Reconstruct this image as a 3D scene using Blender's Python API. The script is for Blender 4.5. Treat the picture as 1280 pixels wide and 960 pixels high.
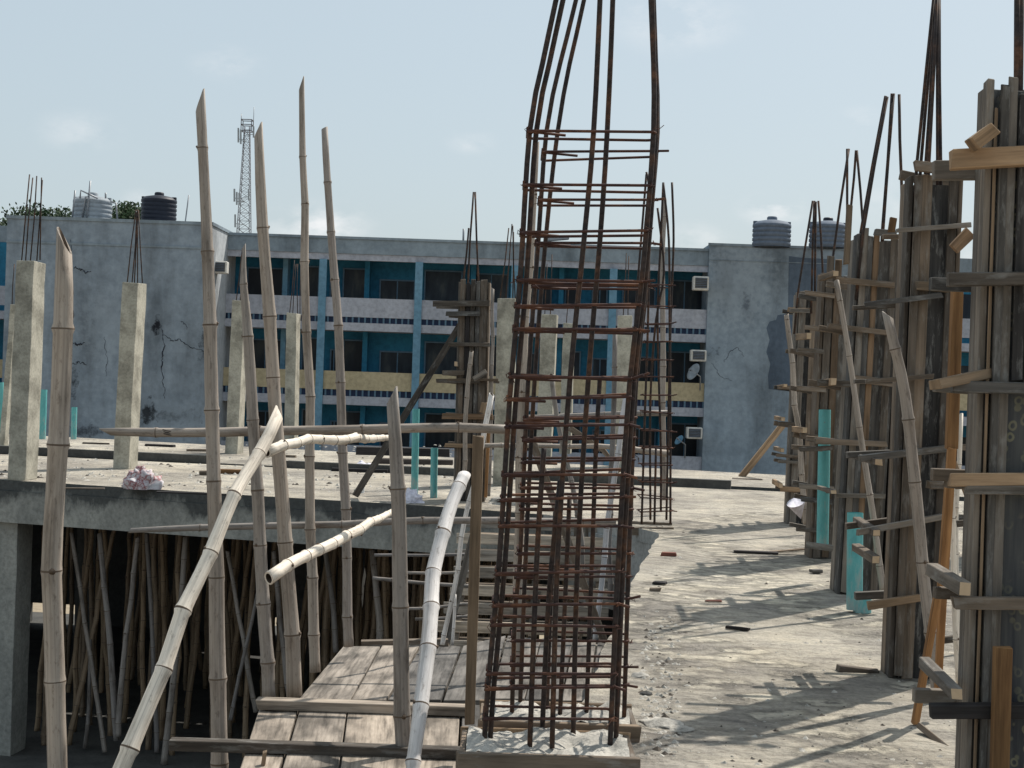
import bpy, math, random
from mathutils import Vector, Matrix, noise
R = math.radians
random.seed(11)
C = bpy.context.scene
for o in list(bpy.data.objects): bpy.data.objects.remove(o)
COL = C.collection

# ------------------------------------------------------------------ camera
F, CX, HY, EYE, ROLL = 1922.0, 640.0, 471.0, 1.6, 0.034
cr, sr = math.cos(ROLL), math.sin(ROLL)
cam = bpy.data.cameras.new('camera'); co = bpy.data.objects.new('camera', cam); COL.objects.link(co)
cam.sensor_width = 36; cam.lens = 36*F/1280; cam.shift_y = -9/1280
cam.clip_start = 0.1; cam.clip_end = 4000
co.matrix_world = Matrix.Translation((0, 0, EYE)) @ Matrix.Rotation(ROLL*-1, 4, 'Y') @ Matrix.Rotation(R(90), 4, 'X')
C.camera = co

# ------------------------------------------------------------------ light
SUN_EL, SUN_AZ = R(53), R(41)      # azimuth from +Y towards +X
sd = Vector((math.sin(SUN_AZ)*math.cos(SUN_EL), math.cos(SUN_AZ)*math.cos(SUN_EL), math.sin(SUN_EL)))
sl = bpy.data.lights.new('sun', 'SUN'); sl.energy = 5.0; sl.angle = R(.6); sl.color = (1, .95, .86)
so = bpy.data.objects.new('sun', sl); COL.objects.link(so)
so.rotation_euler = sd.to_track_quat('Z', 'Y').to_euler()

def at(px, py, d):
    u, v = px-CX, py-HY
    return Vector(((u*cr+v*sr)/F*d, d, EYE-(-u*sr+v*cr)/F*d))
def ppm(d): return F/d
def gnd(px, py, z=0.0):
    u, v = px-CX, py-HY
    vd = -u*sr+v*cr
    d = (EYE-z)*F/vd
    return at(px, py, d)

W = bpy.data.worlds.new('World'); C.world = W; W.use_nodes = True
nt = W.node_tree; N = nt.nodes; L = nt.links
bg = N['Background']
sky = N.new('ShaderNodeTexSky'); sky.sky_type = 'NISHITA'; sky.sun_disc = False
sky.sun_elevation = SUN_EL; sky.sun_rotation = SUN_AZ
sky.air_density = 1.0; sky.dust_density = 3.0; sky.ozone_density = 1.5; sky.altitude = 0
tc = N.new('ShaderNodeTexCoord')
hz = N.new('ShaderNodeMix'); hz.data_type = 'RGBA'; hz.inputs['Factor'].default_value = .62
hz.inputs['B'].default_value = (6.7, 7.9, 8.45, 1)
L.new(sky.outputs['Color'], hz.inputs['A'])
last = hz.outputs['Result']
nz = N.new('ShaderNodeTexNoise'); nz.inputs['Scale'].default_value = 26; nz.inputs['Detail'].default_value = 7; nz.inputs['Roughness'].default_value = .6
mp = N.new('ShaderNodeMapping'); mp.inputs['Scale'].default_value = (1, 1, 1.9)
L.new(tc.outputs['Generated'], mp.inputs['Vector']); L.new(mp.outputs['Vector'], nz.inputs['Vector'])
acc = None
for (px, py, rx, a) in [(400, 285, .045, .75), (590, 178, .022, .28), (845, 25, .055, .35), (968, 262, .03, .6), (1075, 150, .022, .22),
                        (100, 165, .035, .25), (285, 80, .03, .25), (870, 300, .03, .35), (180, 250, .02, .3), (1250, 330, .09, .35), (1120, 250, .05, .2)]:
    dr = (at(px, py, 10)-Vector((0, 0, EYE))).normalized()
    sb = N.new('ShaderNodeVectorMath'); sb.operation = 'SUBTRACT'; sb.inputs[1].default_value = dr
    L.new(tc.outputs['Generated'], sb.inputs[0])
    ms = N.new('ShaderNodeVectorMath'); ms.operation = 'MULTIPLY'; ms.inputs[1].default_value = (1/rx, 1/rx, 2.0/rx)
    L.new(sb.outputs[0], ms.inputs[0])
    ln = N.new('ShaderNodeVectorMath'); ln.operation = 'LENGTH'; L.new(ms.outputs[0], ln.inputs[0])
    mr = N.new('ShaderNodeMapRange'); mr.inputs['From Min'].default_value = 1; mr.inputs['From Max'].default_value = 0
    mr.inputs['To Min'].default_value = 0; mr.inputs['To Max'].default_value = a
    mr.interpolation_type = 'SMOOTHSTEP'
    L.new(ln.outputs['Value'], mr.inputs['Value'])
    if acc is None: acc = mr.outputs['Result']
    else:
        m = N.new('ShaderNodeMath'); m.operation = 'MAXIMUM'; L.new(acc, m.inputs[0]); L.new(mr.outputs['Result'], m.inputs[1]); acc = m.outputs[0]
nr = N.new('ShaderNodeMapRange'); nr.inputs['From Min'].default_value = .40; nr.inputs['From Max'].default_value = .62
L.new(nz.outputs['Fac'], nr.inputs['Value'])
mm = N.new('ShaderNodeMath'); mm.operation = 'MULTIPLY'; L.new(acc, mm.inputs[0]); L.new(nr.outputs['Result'], mm.inputs[1])
cl = N.new('ShaderNodeMix'); cl.data_type = 'RGBA'; cl.inputs['B'].default_value = (10.2, 10.1, 10.1, 1)
L.new(mm.outputs[0], cl.inputs['Factor']); L.new(last, cl.inputs['A'])
L.new(cl.outputs['Result'], bg.inputs['Color']); bg.inputs['Strength'].default_value = .10
C.view_settings.view_transform = 'Standard'; C.view_settings.look = 'None'; C.view_settings.gamma = 1
C.view_settings.exposure = 0; C.view_settings.use_curve_mapping = False
C.render.engine = 'CYCLES'; C.cycles.max_bounces = 5; C.cycles.diffuse_bounces = 3

# ------------------------------------------------------------------ materials
def mat(name):
    m = bpy.data.materials.new(name); m.use_nodes = True
    b = m.node_tree.nodes['Principled BSDF']; b.inputs['Roughness'].default_value = .85
    b.inputs['Specular IOR Level'].default_value = .25
    return m, m.node_tree, b
def node(t, k, **kw):
    n = t.nodes.new(k)
    for a, v in kw.items():
        if a in n.inputs: n.inputs[a].default_value = v
        else: setattr(n, a, v)
    return n
def ramp(t, src, stops):
    r = t.nodes.new('ShaderNodeValToRGB'); e = r.color_ramp.elements
    while len(e) < len(stops): e.new(.5)
    for i, (p, c) in enumerate(stops): e[i].position = p; e[i].color = (*c, 1) if len(c) == 3 else c
    t.links.new(src, r.inputs['Fac']); return r.outputs['Color']
def mixc(t, a, b, fac, mode='MIX'):
    m = t.nodes.new('ShaderNodeMix'); m.data_type = 'RGBA'; m.blend_type = mode
    for s, v in (('A', a), ('B', b), ('Factor', fac)):
        if isinstance(v, (tuple, list)): m.inputs[s].default_value = (*v, 1)[:4]
        elif isinstance(v, (int, float)): m.inputs[s].default_value = v
        else: t.links.new(v, m.inputs[s])
    return m.outputs['Result']
def math2(t, op, a, b=0.0, clamp=False):
    m = t.nodes.new('ShaderNodeMath'); m.operation = op; m.use_clamp = clamp
    for i, v in enumerate((a, b)):
        if isinstance(v, (int, float)): m.inputs[i].default_value = v
        else: t.links.new(v, m.inputs[i])
    return m.outputs[0]
def coords(t, kind, scale=(1, 1, 1)):
    c = t.nodes.new('ShaderNodeTexCoord'); m = t.nodes.new('ShaderNodeMapping'); m.inputs['Scale'].default_value = scale
    t.links.new(c.outputs[kind], m.inputs['Vector']); return m.outputs['Vector']
def worldpos(t, scale=(1, 1, 1)):
    g = t.nodes.new('ShaderNodeNewGeometry'); m = t.nodes.new('ShaderNodeMapping'); m.inputs['Scale'].default_value = scale
    t.links.new(g.outputs['Position'], m.inputs['Vector']); return m.outputs['Vector']
def noi(t, vec, scale, detail=5, rough=.55):
    n = node(t, 'ShaderNodeTexNoise'); n.inputs['Scale'].default_value = scale; n.inputs['Detail'].default_value = detail; n.inputs['Roughness'].default_value = rough
    t.links.new(vec, n.inputs['Vector']); return n.outputs['Fac']
def bump(t, b, h, strength, dist=.01):
    n = t.nodes.new('ShaderNodeBump'); n.inputs['Strength'].default_value = strength; n.inputs['Distance'].default_value = dist
    t.links.new(h, n.inputs['Height']); t.links.new(n.outputs['Normal'], b.inputs['Normal'])
def rnd(t):
    return t.nodes.new('ShaderNodeObjectInfo').outputs['Random']
def sc(c, k): return tuple(min(1, x*k) for x in c)

def wood(name, base, alt=None, dirt=.5, plaster=0.0):
    m, t, b = mat(name); uv = coords(t, 'UV', (1.6, 30, 1))
    g = noi(t, uv, 1.0, 8, .65)
    big = noi(t, coords(t, 'UV', (1.2, 4, 1)), 1.3, 4)
    alt = alt or sc(base, .45)
    c = ramp(t, g, [(.30, alt), (.52, base), (.72, sc(base, 1.35))])
    st = ramp(t, big, [(.36, (1-dirt*.75,)*3), (.6, (1.08,)*3)])
    c = mixc(t, c, st, 1.0, 'MULTIPLY')
    rv = ramp(t, rnd(t), [(0, (.50, .51, .53)), (.35, (.82, .80, .78)), (.7, (1.12, 1.05, .98)), (1, (1.45, 1.32, 1.18))])
    c = mixc(t, c, rv, 1.0, 'MULTIPLY')
    if plaster:
        p = noi(t, coords(t, 'UV', (2.5, 9, 1)), 2.2, 7, .7)
        c = mixc(t, c, (.34, .33, .31), ramp(t, p, [(.52, (0,)*3), (.68, (plaster,)*3)]))
    t.links.new(c, b.inputs['Base Color']); bump(t, b, g, .6, .004); return m
def bamboo_mat(name, base, spots=.5):
    m, t, b = mat(name); b.inputs['Roughness'].default_value = .6
    g = noi(t, coords(t, 'UV', (.8, 60, 1)), 1.0, 7, .65)
    big = noi(t, coords(t, 'UV', (1.6, 7, 1)), 1.2, 6, .65); mo = noi(t, coords(t, 'UV', (14, 30, 1)), 1.0, 6, .7)
    c = ramp(t, g, [(.28, sc(base, .58)), (.5, base), (.74, sc(base, 1.22))])
    c = mixc(t, c, ramp(t, big, [(.34, (1-spots, 1-spots*1.05, 1-spots*1.1)), (.5, (1,)*3), (.7, (1.15, 1.14, 1.13))]), 1.0, 'MULTIPLY')
    c = mixc(t, c, ramp(t, mo, [(.33, (.45, .42, .40)), (.45, (1,)*3)]), .75, 'MULTIPLY')
    # dark lengthwise splits
    sp = noi(t, coords(t, 'UV', (.35, 85, 1)), 1.0, 2, .5)
    c = mixc(t, c, sc(base, .28), ramp(t, sp, [(.67, (0,)*3), (.70, (.85,)*3)]))
    rv = ramp(t, rnd(t), [(0, (.78, .78, .81)), (.5, (1, .97, .94)), (1, (1.15, 1.1, 1.04))])
    c = mixc(t, c, rv, 1.0, 'MULTIPLY')
    t.links.new(c, b.inputs['Base Color']); bump(t, b, g, .5, .004); return m
def concrete(name, base, dark=None, stain=.5, sc1=1.6, fine=18, streak=False, b_str=.5):
    m, t, b = mat(name); dark = dark or sc(base, .5)
    v = worldpos(t, (1, 1, .35) if streak else (1, 1, 1)); vf = worldpos(t)
    n1 = noi(t, v, sc1, 7, .6); n2 = noi(t, vf, fine, 6, .65)
    c = ramp(t, n1, [(.36, dark), (.56, base), (.75, sc(base, 1.15))])
    c = mixc(t, base, c, stain)
    c = mixc(t, c, ramp(t, n2, [(.35, (.72,)*3), (.55, (1,)*3), (.7, (1.12,)*3)]), .8, 'MULTIPLY')
    t.links.new(c, b.inputs['Base Color']); bump(t, b, n2, b_str, .01); return m
def plain(name, col, rough=.6, metal=0, vary=.12, scale=6):
    m, t, b = mat(name); b.inputs['Roughness'].default_value = rough; b.inputs['Metallic'].default_value = metal
    n = noi(t, worldpos(t), scale, 5)
    c = ramp(t, n, [(.3, sc(col, 1-vary*1.6)), (.7, sc(col, 1+vary))])
    t.links.new(c, b.inputs['Base Color']); return m

M = {}
M['bamboo'] = bamboo_mat('bamboo_weathered', (.33, .29, .255), .42)
M['bamboo_grey'] = bamboo_mat('bamboo_grey', (.255, .232, .215), .5)
M['bamboo_pale'] = bamboo_mat('bamboo_pale', (.74, .68, .60), .35)
M['bamboo_white'] = bamboo_mat('bamboo_white', (.68, .665, .66), .3)
M['bamboo_prop'] = bamboo_mat('bamboo_prop', (.27, .20, .135), .5)
M['node'] = plain('bamboo_node', (.13, .095, .07), .8)
M['g'] = wood('timber_grey', (.165, .152, .138), plaster=.5, dirt=.5)
M['b'] = wood('timber_brown', (.165, .135, .108), plaster=.4, dirt=.5)
M['m'] = wood('timber_reddish', (.235, .158, .10), plaster=.15, dirt=.5)
M['t'] = wood('timber_tan', (.29, .21, .14), dirt=.45)
M['o'] = wood('timber_orange', (.28, .155, .07), (.14, .07, .03), dirt=.5)
M['d'] = wood('ply_dark', (.11, .105, .10), (.055, .054, .055), plaster=.8)
M['k'] = wood('timber_black', (.05, .045, .045), dirt=.3)
M['w'] = wood('plank_bleached', (.285, .258, .23), (.085, .075, .065), dirt=.85)
M['rs'] = wood('riser_plank', (.42, .38, .33), (.14, .12, .10), dirt=.6, plaster=.5)
M['k2'] = wood('shadow_ply', (.055, .052, .052), plaster=.5)
M['end'] = plain('lit_end', (.55, .40, .26), .8)
M['conc_col'] = concrete('column_concrete', (.44, .415, .345), (.24, .225, .185), .95, 3, 30)
M['conc_side'] = concrete('side_concrete', (.36, .36, .345), (.22, .22, .21), .6, 2, 22)
M['conc_beam0'] = concrete('beam_concrete', (.33, .32, .29), (.10, .10, .095), .95, 1.7, 22, streak=True)
def beam_mat():
    m, t, b = mat('stained_beam'); v = worldpos(t); g = node(t, 'ShaderNodeSeparateXYZ'); t.links.new(v, g.inputs[0])
    n1 = noi(t, worldpos(t, (1, 1, .5)), 2.2, 7, .65); n2 = noi(t, v, 20, 6, .65)
    c = ramp(t, n1, [(.3, (.20, .20, .185)), (.55, (.33, .325, .295)), (.75, (.40, .39, .35))])
    k = math2(t, 'ADD', math2(t, 'MULTIPLY', g.outputs['Z'], 1.5), math2(t, 'MULTIPLY', n1, 1.6))
    c = mixc(t, c, (.055, .058, .058), ramp(t, k, [(.36, (0,)*3), (.56, (.9,)*3)]))
    c = mixc(t, c, ramp(t, n2, [(.35, (.7,)*3), (.55, (1,)*3), (.7, (1.15,)*3)]), .8, 'MULTIPLY')
    t.links.new(c, b.inputs['Base Color']); bump(t, b, n2, .6, .01); return m
M['conc_beam'] = beam_mat()
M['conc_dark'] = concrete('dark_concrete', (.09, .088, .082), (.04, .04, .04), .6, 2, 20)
M['mortar'] = concrete('rough_mortar', (.50, .47, .42), (.26, .25, .23), .9, 9, 40, b_str=1)
def pvc_mat():
    m, t, b = mat('turquoise_plastic'); b.inputs['Roughness'].default_value = .5; v = worldpos(t)
    g = node(t, 'ShaderNodeSeparateXYZ'); t.links.new(v, g.inputs[0])
    n = noi(t, worldpos(t, (3, 3, 1)), 5, 7, .7); n2 = noi(t, v, 40, 4, .6)
    c = ramp(t, n, [(.3, (.09, .31, .32)), (.55, (.13, .42, .42))])
    k = math2(t, 'SUBTRACT', math2(t, 'MULTIPLY', n, 1.5), math2(t, 'MULTIPLY', g.outputs['Z'], .35))
    c = mixc(t, c, (.36, .36, .33), ramp(t, k, [(.62, (0,)*3), (.9, (.75,)*3)]))
    c = mixc(t, c, (.2, .2, .18), ramp(t, n2, [(.62, (0,)*3), (.7, (.5,)*3)]))
    t.links.new(c, b.inputs['Base Color']); return m
M['pvc'] = pvc_mat()
M['white_pl'] = plain('white_plastic', (.72, .72, .72), .5)
M['black_pl'] = plain('black_plastic', (.018, .022, .035), .5)
M['grey_pl'] = plain('grey_plastic', (.12, .15, .20), .75)
M['mast'] = plain('mast_steel', (.13, .13, .15), .7)
M['pale_pl'] = plain('pale_plastic', (.30, .33, .36), .8)
M['teal'] = concrete('teal_paint', (.03, .175, .29), (.02, .11, .20), .5, .6, 6, b_str=.1)
M['blue'] = concrete('light_blue_paint', (.15, .29, .40), (.10, .21, .31), .4, .9, 6, b_str=.1)
M['deepblue'] = plain('vent_shade', (.015, .03, .075), .6)
M['grey_band'] = concrete('pale_grey_paint', (.40, .415, .47), (.26, .28, .33), .6, .7, 6, streak=True, b_str=.1)
M['yellow'] = concrete('cream_paint', (.47, .395, .26), (.36, .30, .19), .5, .7, 6, streak=True, b_str=.1)
def glass_mat():
    m, t, b = mat('dark_window_glass'); b.inputs['Roughness'].default_value = .35; b.inputs['Specular IOR Level'].default_value = .2
    n = noi(t, worldpos(t, (1.6, 1, .5)), 1.4, 4)
    c = ramp(t, n, [(.4, (.010, .014, .022)), (.55, (.02, .028, .036)), (.68, (.05, .055, .055))])
    t.links.new(mixc(t, c, ramp(t, rnd(t), [(0, (.5,)*3), (1, (1.6,)*3)]), 1.0, 'MULTIPLY'), b.inputs['Base Color']); return m
M['glass'] = glass_mat()
M['frame'] = plain('window_frame', (.09, .16, .23), .5)
M['steel'] = plain('galvanised_steel', (.30, .31, .33), .5, .6)
M['ac'] = plain('air_conditioner_case', (.62, .60, .56), .5)
M['leaf'] = plain('leaves', (.035, .065, .025), .7, vary=.5, scale=3)
M['red'] = plain('red_brick', (.19, .075, .055), .85)
def cloth_mat():
    m, t, b = mat('sack_cloth'); n = noi(t, worldpos(t), 9, 4)
    t.links.new(ramp(t, n, [(.36, (.62, .60, .62)), (.48, (.50, .42, .44)), (.53, (.26, .07, .07)), (.6, (.60, .55, .55)), (.7, (.25, .25, .30))]), b.inputs['Base Color']); return m
M['cloth'] = cloth_mat()
M['bag'] = plain('white_bag', (.70, .68, .76), .8, vary=.15, scale=30)

def rust():
    m, t, b = mat('rusty_steel'); v = worldpos(t)
    n = noi(t, v, 9, 6, .6); n2 = noi(t, v, 60, 3)
    c = ramp(t, n, [(.34, (.034, .028, .029)), (.50, (.052, .037, .032)), (.64, (.11, .056, .034))])
    c = mixc(t, c, ramp(t, n2, [(.3, (.6,)*3), (.7, (1.35,)*3)]), 1.0, 'MULTIPLY')
    t.links.new(c, b.inputs['Base Color']); b.inputs['Roughness'].default_value = .6; b.inputs['Metallic'].default_value = .35
    return m
M['rust'] = rust()
def stirrup_mat():
    m, t, b = mat('rusty_stirrup'); v = worldpos(t)
    n = noi(t, v, 7, 6, .6)
    c = ramp(t, n, [(.36, (.045, .026, .026)), (.54, (.085, .040, .030)), (.72, (.19, .085, .045))])
    t.links.new(c, b.inputs['Base Color']); b.inputs['Roughness'].default_value = .75; return m
M['stir'] = stirrup_mat()

def slab_mat():
    m, t, b = mat('floated_concrete'); v = worldpos(t)
    base = noi(t, v, .45, 6, .6); med = noi(t, v, 2.3, 8, .68); fine = noi(t, v, 30, 7, .72)
    rd = noi(t, worldpos(t, (1.1, 3.6, 1)), 3.1, 8, .7)
    # curved trowel sweeps: only in patches
    w = node(t, 'ShaderNodeTexWave', Scale=3.3, Distortion=14.0, Detail=4.0); w.inputs['Detail Scale'].default_value = .35; w.inputs['Detail Roughness'].default_value = .6
    w.bands_direction = 'DIAGONAL'; t.links.new(v, w.inputs['Vector'])
    patch = ramp(t, noi(t, v, .8, 3), [(.46, (0,)*3), (.6, (1,)*3)])
    sweep = mixc(t, (.5, .5, .5), w.outputs['Color'], patch)
    c = ramp(t, base, [(.3, (.28, .25, .21)), (.5, (.41, .37, .31)), (.70, (.53, .485, .41))])
    c = mixc(t, c, ramp(t, med, [(.34, (.62, .62, .65)), (.50, (1, 1, 1)), (.68, (1.2, 1.18, 1.14))]), 1.0, 'MULTIPLY')
    c = mixc(t, c, ramp(t, rd, [(.36, (.66, .65, .64)), (.5, (1, 1, 1)), (.66, (1.12, 1.12, 1.12))]), .8, 'MULTIPLY')
    c = mixc(t, c, ramp(t, fine, [(.34, (.6, .6, .6)), (.5, (1, 1, 1)), (.68, (1.18, 1.18, 1.18))]), .8, 'MULTIPLY')
    c = mixc(t, c, ramp(t, sweep, [(.2, (.84, .84, .84)), (.5, (1, 1, 1)), (.8, (1.08, 1.08, 1.08))]), .8, 'MULTIPLY')
    sp = noi(t, worldpos(t, (1, 1.6, 1)), 9, 4, .55)
    c = mixc(t, c, (.20, .175, .15), ramp(t, sp, [(.64, (0,)*3), (.72, (.7,)*3)]))
    # wheel and trowel tracks pressed in while wet: ribbed arcs
    trk = None
    for (cx, cy, r0, hw, k) in ((7.5, 9.5, 6.4, .2, 110), (-2.6, 14.2, 4.7, .22, 90), (6.5, 16, 4.6, .25, 70), (-1.5, 4.5, 5.3, .2, 90), (9, 12, 6.9, .22, 120), (3.2, 11.5, 1.1, .3, 22), (8, 10, 7.15, .16, 130), (-3, 8, 4.6, .18, 80)):
        g = node(t, 'ShaderNodeSeparateXYZ'); t.links.new(v, g.inputs[0])
        dx = math2(t, 'SUBTRACT', g.outputs['X'], cx); dy = math2(t, 'SUBTRACT', g.outputs['Y'], cy)
        ln = math2(t, 'SQRT', math2(t, 'ADD', math2(t, 'MULTIPLY', dx, dx), math2(t, 'MULTIPLY', dy, dy)))
        ln = math2(t, 'ADD', ln, math2(t, 'MULTIPLY', math2(t, 'SUBTRACT', base, .5), .6))
        band = math2(t, 'SUBTRACT', 1.0, math2(t, 'DIVIDE', math2(t, 'ABSOLUTE', math2(t, 'SUBTRACT', ln, r0)), hw), True)
        band = math2(t, 'MULTIPLY', band, 2.2, True)
        ang = math2(t, 'MULTIPLY', math2(t, 'ARCTAN2', dy, dx), k)
        rib = math2(t, 'ADD', math2(t, 'MULTIPLY', math2(t, 'SINE', math2(t, 'ADD', ang, math2(t, 'MULTIPLY', med, 9.0))), .5), .5)
        q = math2(t, 'MULTIPLY', band, rib); trk = q if trk is None else math2(t, 'MAXIMUM', trk, q)
    trk = math2(t, 'MULTIPLY', trk, ramp(t, med, [(.38, (0,)*3), (.5, (1,)*3)]))
    c = mixc(t, c, ramp(t, trk, [(0, (1, 1, 1)), (.45, (.68, .68, .68)), (1, (1.4, 1.4, 1.36))]), .9, 'MULTIPLY')
    # swept dust and damp areas
    dm = noi(t, worldpos(t, (.8, .35, 1)), 1.0, 6, .62)
    c = mixc(t, c, ramp(t, dm, [(.36, (.70, .70, .72)), (.5, (1, 1, 1)), (.64, (1.16, 1.15, 1.12))]), .9, 'MULTIPLY')
    t.links.new(c, b.inputs['Base Color'])
    h = math2(t, 'ADD', math2(t, 'MULTIPLY', rd, 1.0), math2(t, 'MULTIPLY', fine, .6))
    h = math2(t, 'ADD', h, math2(t, 'MULTIPLY', trk, .9))
    h = math2(t, 'ADD', h, math2(t, 'MULTIPLY', sweep, .35))
    h = math2(t, 'ADD', h, math2(t, 'MULTIPLY', med, 1.6))
    bump(t, b, h, 1.0, .035); return m
M['slab'] = slab_mat()

def facade_mat(name, base, spots, cracks=True):
    """weathered painted render; spots = list of (centre, radius xyz, colour, hardness)"""
    m, t, b = mat(name); v = worldpos(t); vs = worldpos(t, (1, 1, .22))
    n1 = noi(t, vs, .75, 7, .6); n2 = noi(t, v, 5, 6, .65); n3 = noi(t, v, 1.3, 6, .6)
    c = ramp(t, n1, [(.34, sc(base, .62)), (.52, base), (.72, sc(base, 1.18))])
    c = mixc(t, c, ramp(t, n2, [(.35, (.78,)*3), (.6, (1.05,)*3)]), .7, 'MULTIPLY')
    c = mixc(t, c, ramp(t, n3, [(.36, (.70, .72, .74)), (.55, (1,)*3)]), .6, 'MULTIPLY')
    for (cen, rad, colr, lo, amt) in spots:
        s = node(t, 'ShaderNodeVectorMath', operation='SUBTRACT'); t.links.new(v, s.inputs[0]); s.inputs[1].default_value = cen
        k = node(t, 'ShaderNodeVectorMath', operation='MULTIPLY'); t.links.new(s.outputs[0], k.inputs[0]); k.inputs[1].default_value = tuple(1/r for r in rad)
        l = node(t, 'ShaderNodeVectorMath', operation='LENGTH'); t.links.new(k.outputs[0], l.inputs[0])
        f = math2(t, 'ADD', math2(t, 'MULTIPLY', math2(t, 'SUBTRACT', 1.0, l.outputs['Value']), 1.0), math2(t, 'MULTIPLY', math2(t, 'SUBTRACT', n2, .5), 2.2))
        mr = node(t, 'ShaderNodeMapRange'); mr.inputs['From Min'].default_value = lo; mr.inputs['From Max'].default_value = lo+.45; t.links.new(f, mr.inputs['Value'])
        c = mixc(t, c, colr, math2(t, 'MULTIPLY', mr.outputs['Result'], amt))
    t.links.new(c, b.inputs['Base Color']); bump(t, b, n2, .3, .03); return m

def floral():
    m, t, b = mat('floral_panel'); uv = coords(t, 'UV', (1, 1, 1))
    n = noi(t, uv, 6, 4)
    vor = node(t, 'ShaderNodeTexVoronoi', Scale=21.0); vor.inputs['Randomness'].default_value = .85
    wv = mixc(t, uv, n, .03); t.links.new(wv, vor.inputs['Vector'])
    ring = ramp(t, vor.outputs['Distance'], [(.16, (0,)*3), (.24, (1,)*3), (.34, (1,)*3), (.42, (0,)*3)])
    keep = ramp(t, noi(t, uv, 3.5, 3), [(.36, (0,)*3), (.52, (1,)*3)])
    f = mixc(t, ring, keep, 1.0, 'MULTIPLY')
    c0 = ramp(t, noi(t, coords(t, 'UV', (1, 12, 1)), 2, 5), [(.35, (.03, .032, .04)), (.65, (.085, .085, .08))])
    c = mixc(t, c0, (.26, .235, .14), math2(t, 'MULTIPLY', f, .6))
    t.links.new(c, b.inputs['Base Color']); b.inputs['Roughness'].default_value = .5; return m
M['floral'] = floral()

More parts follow.
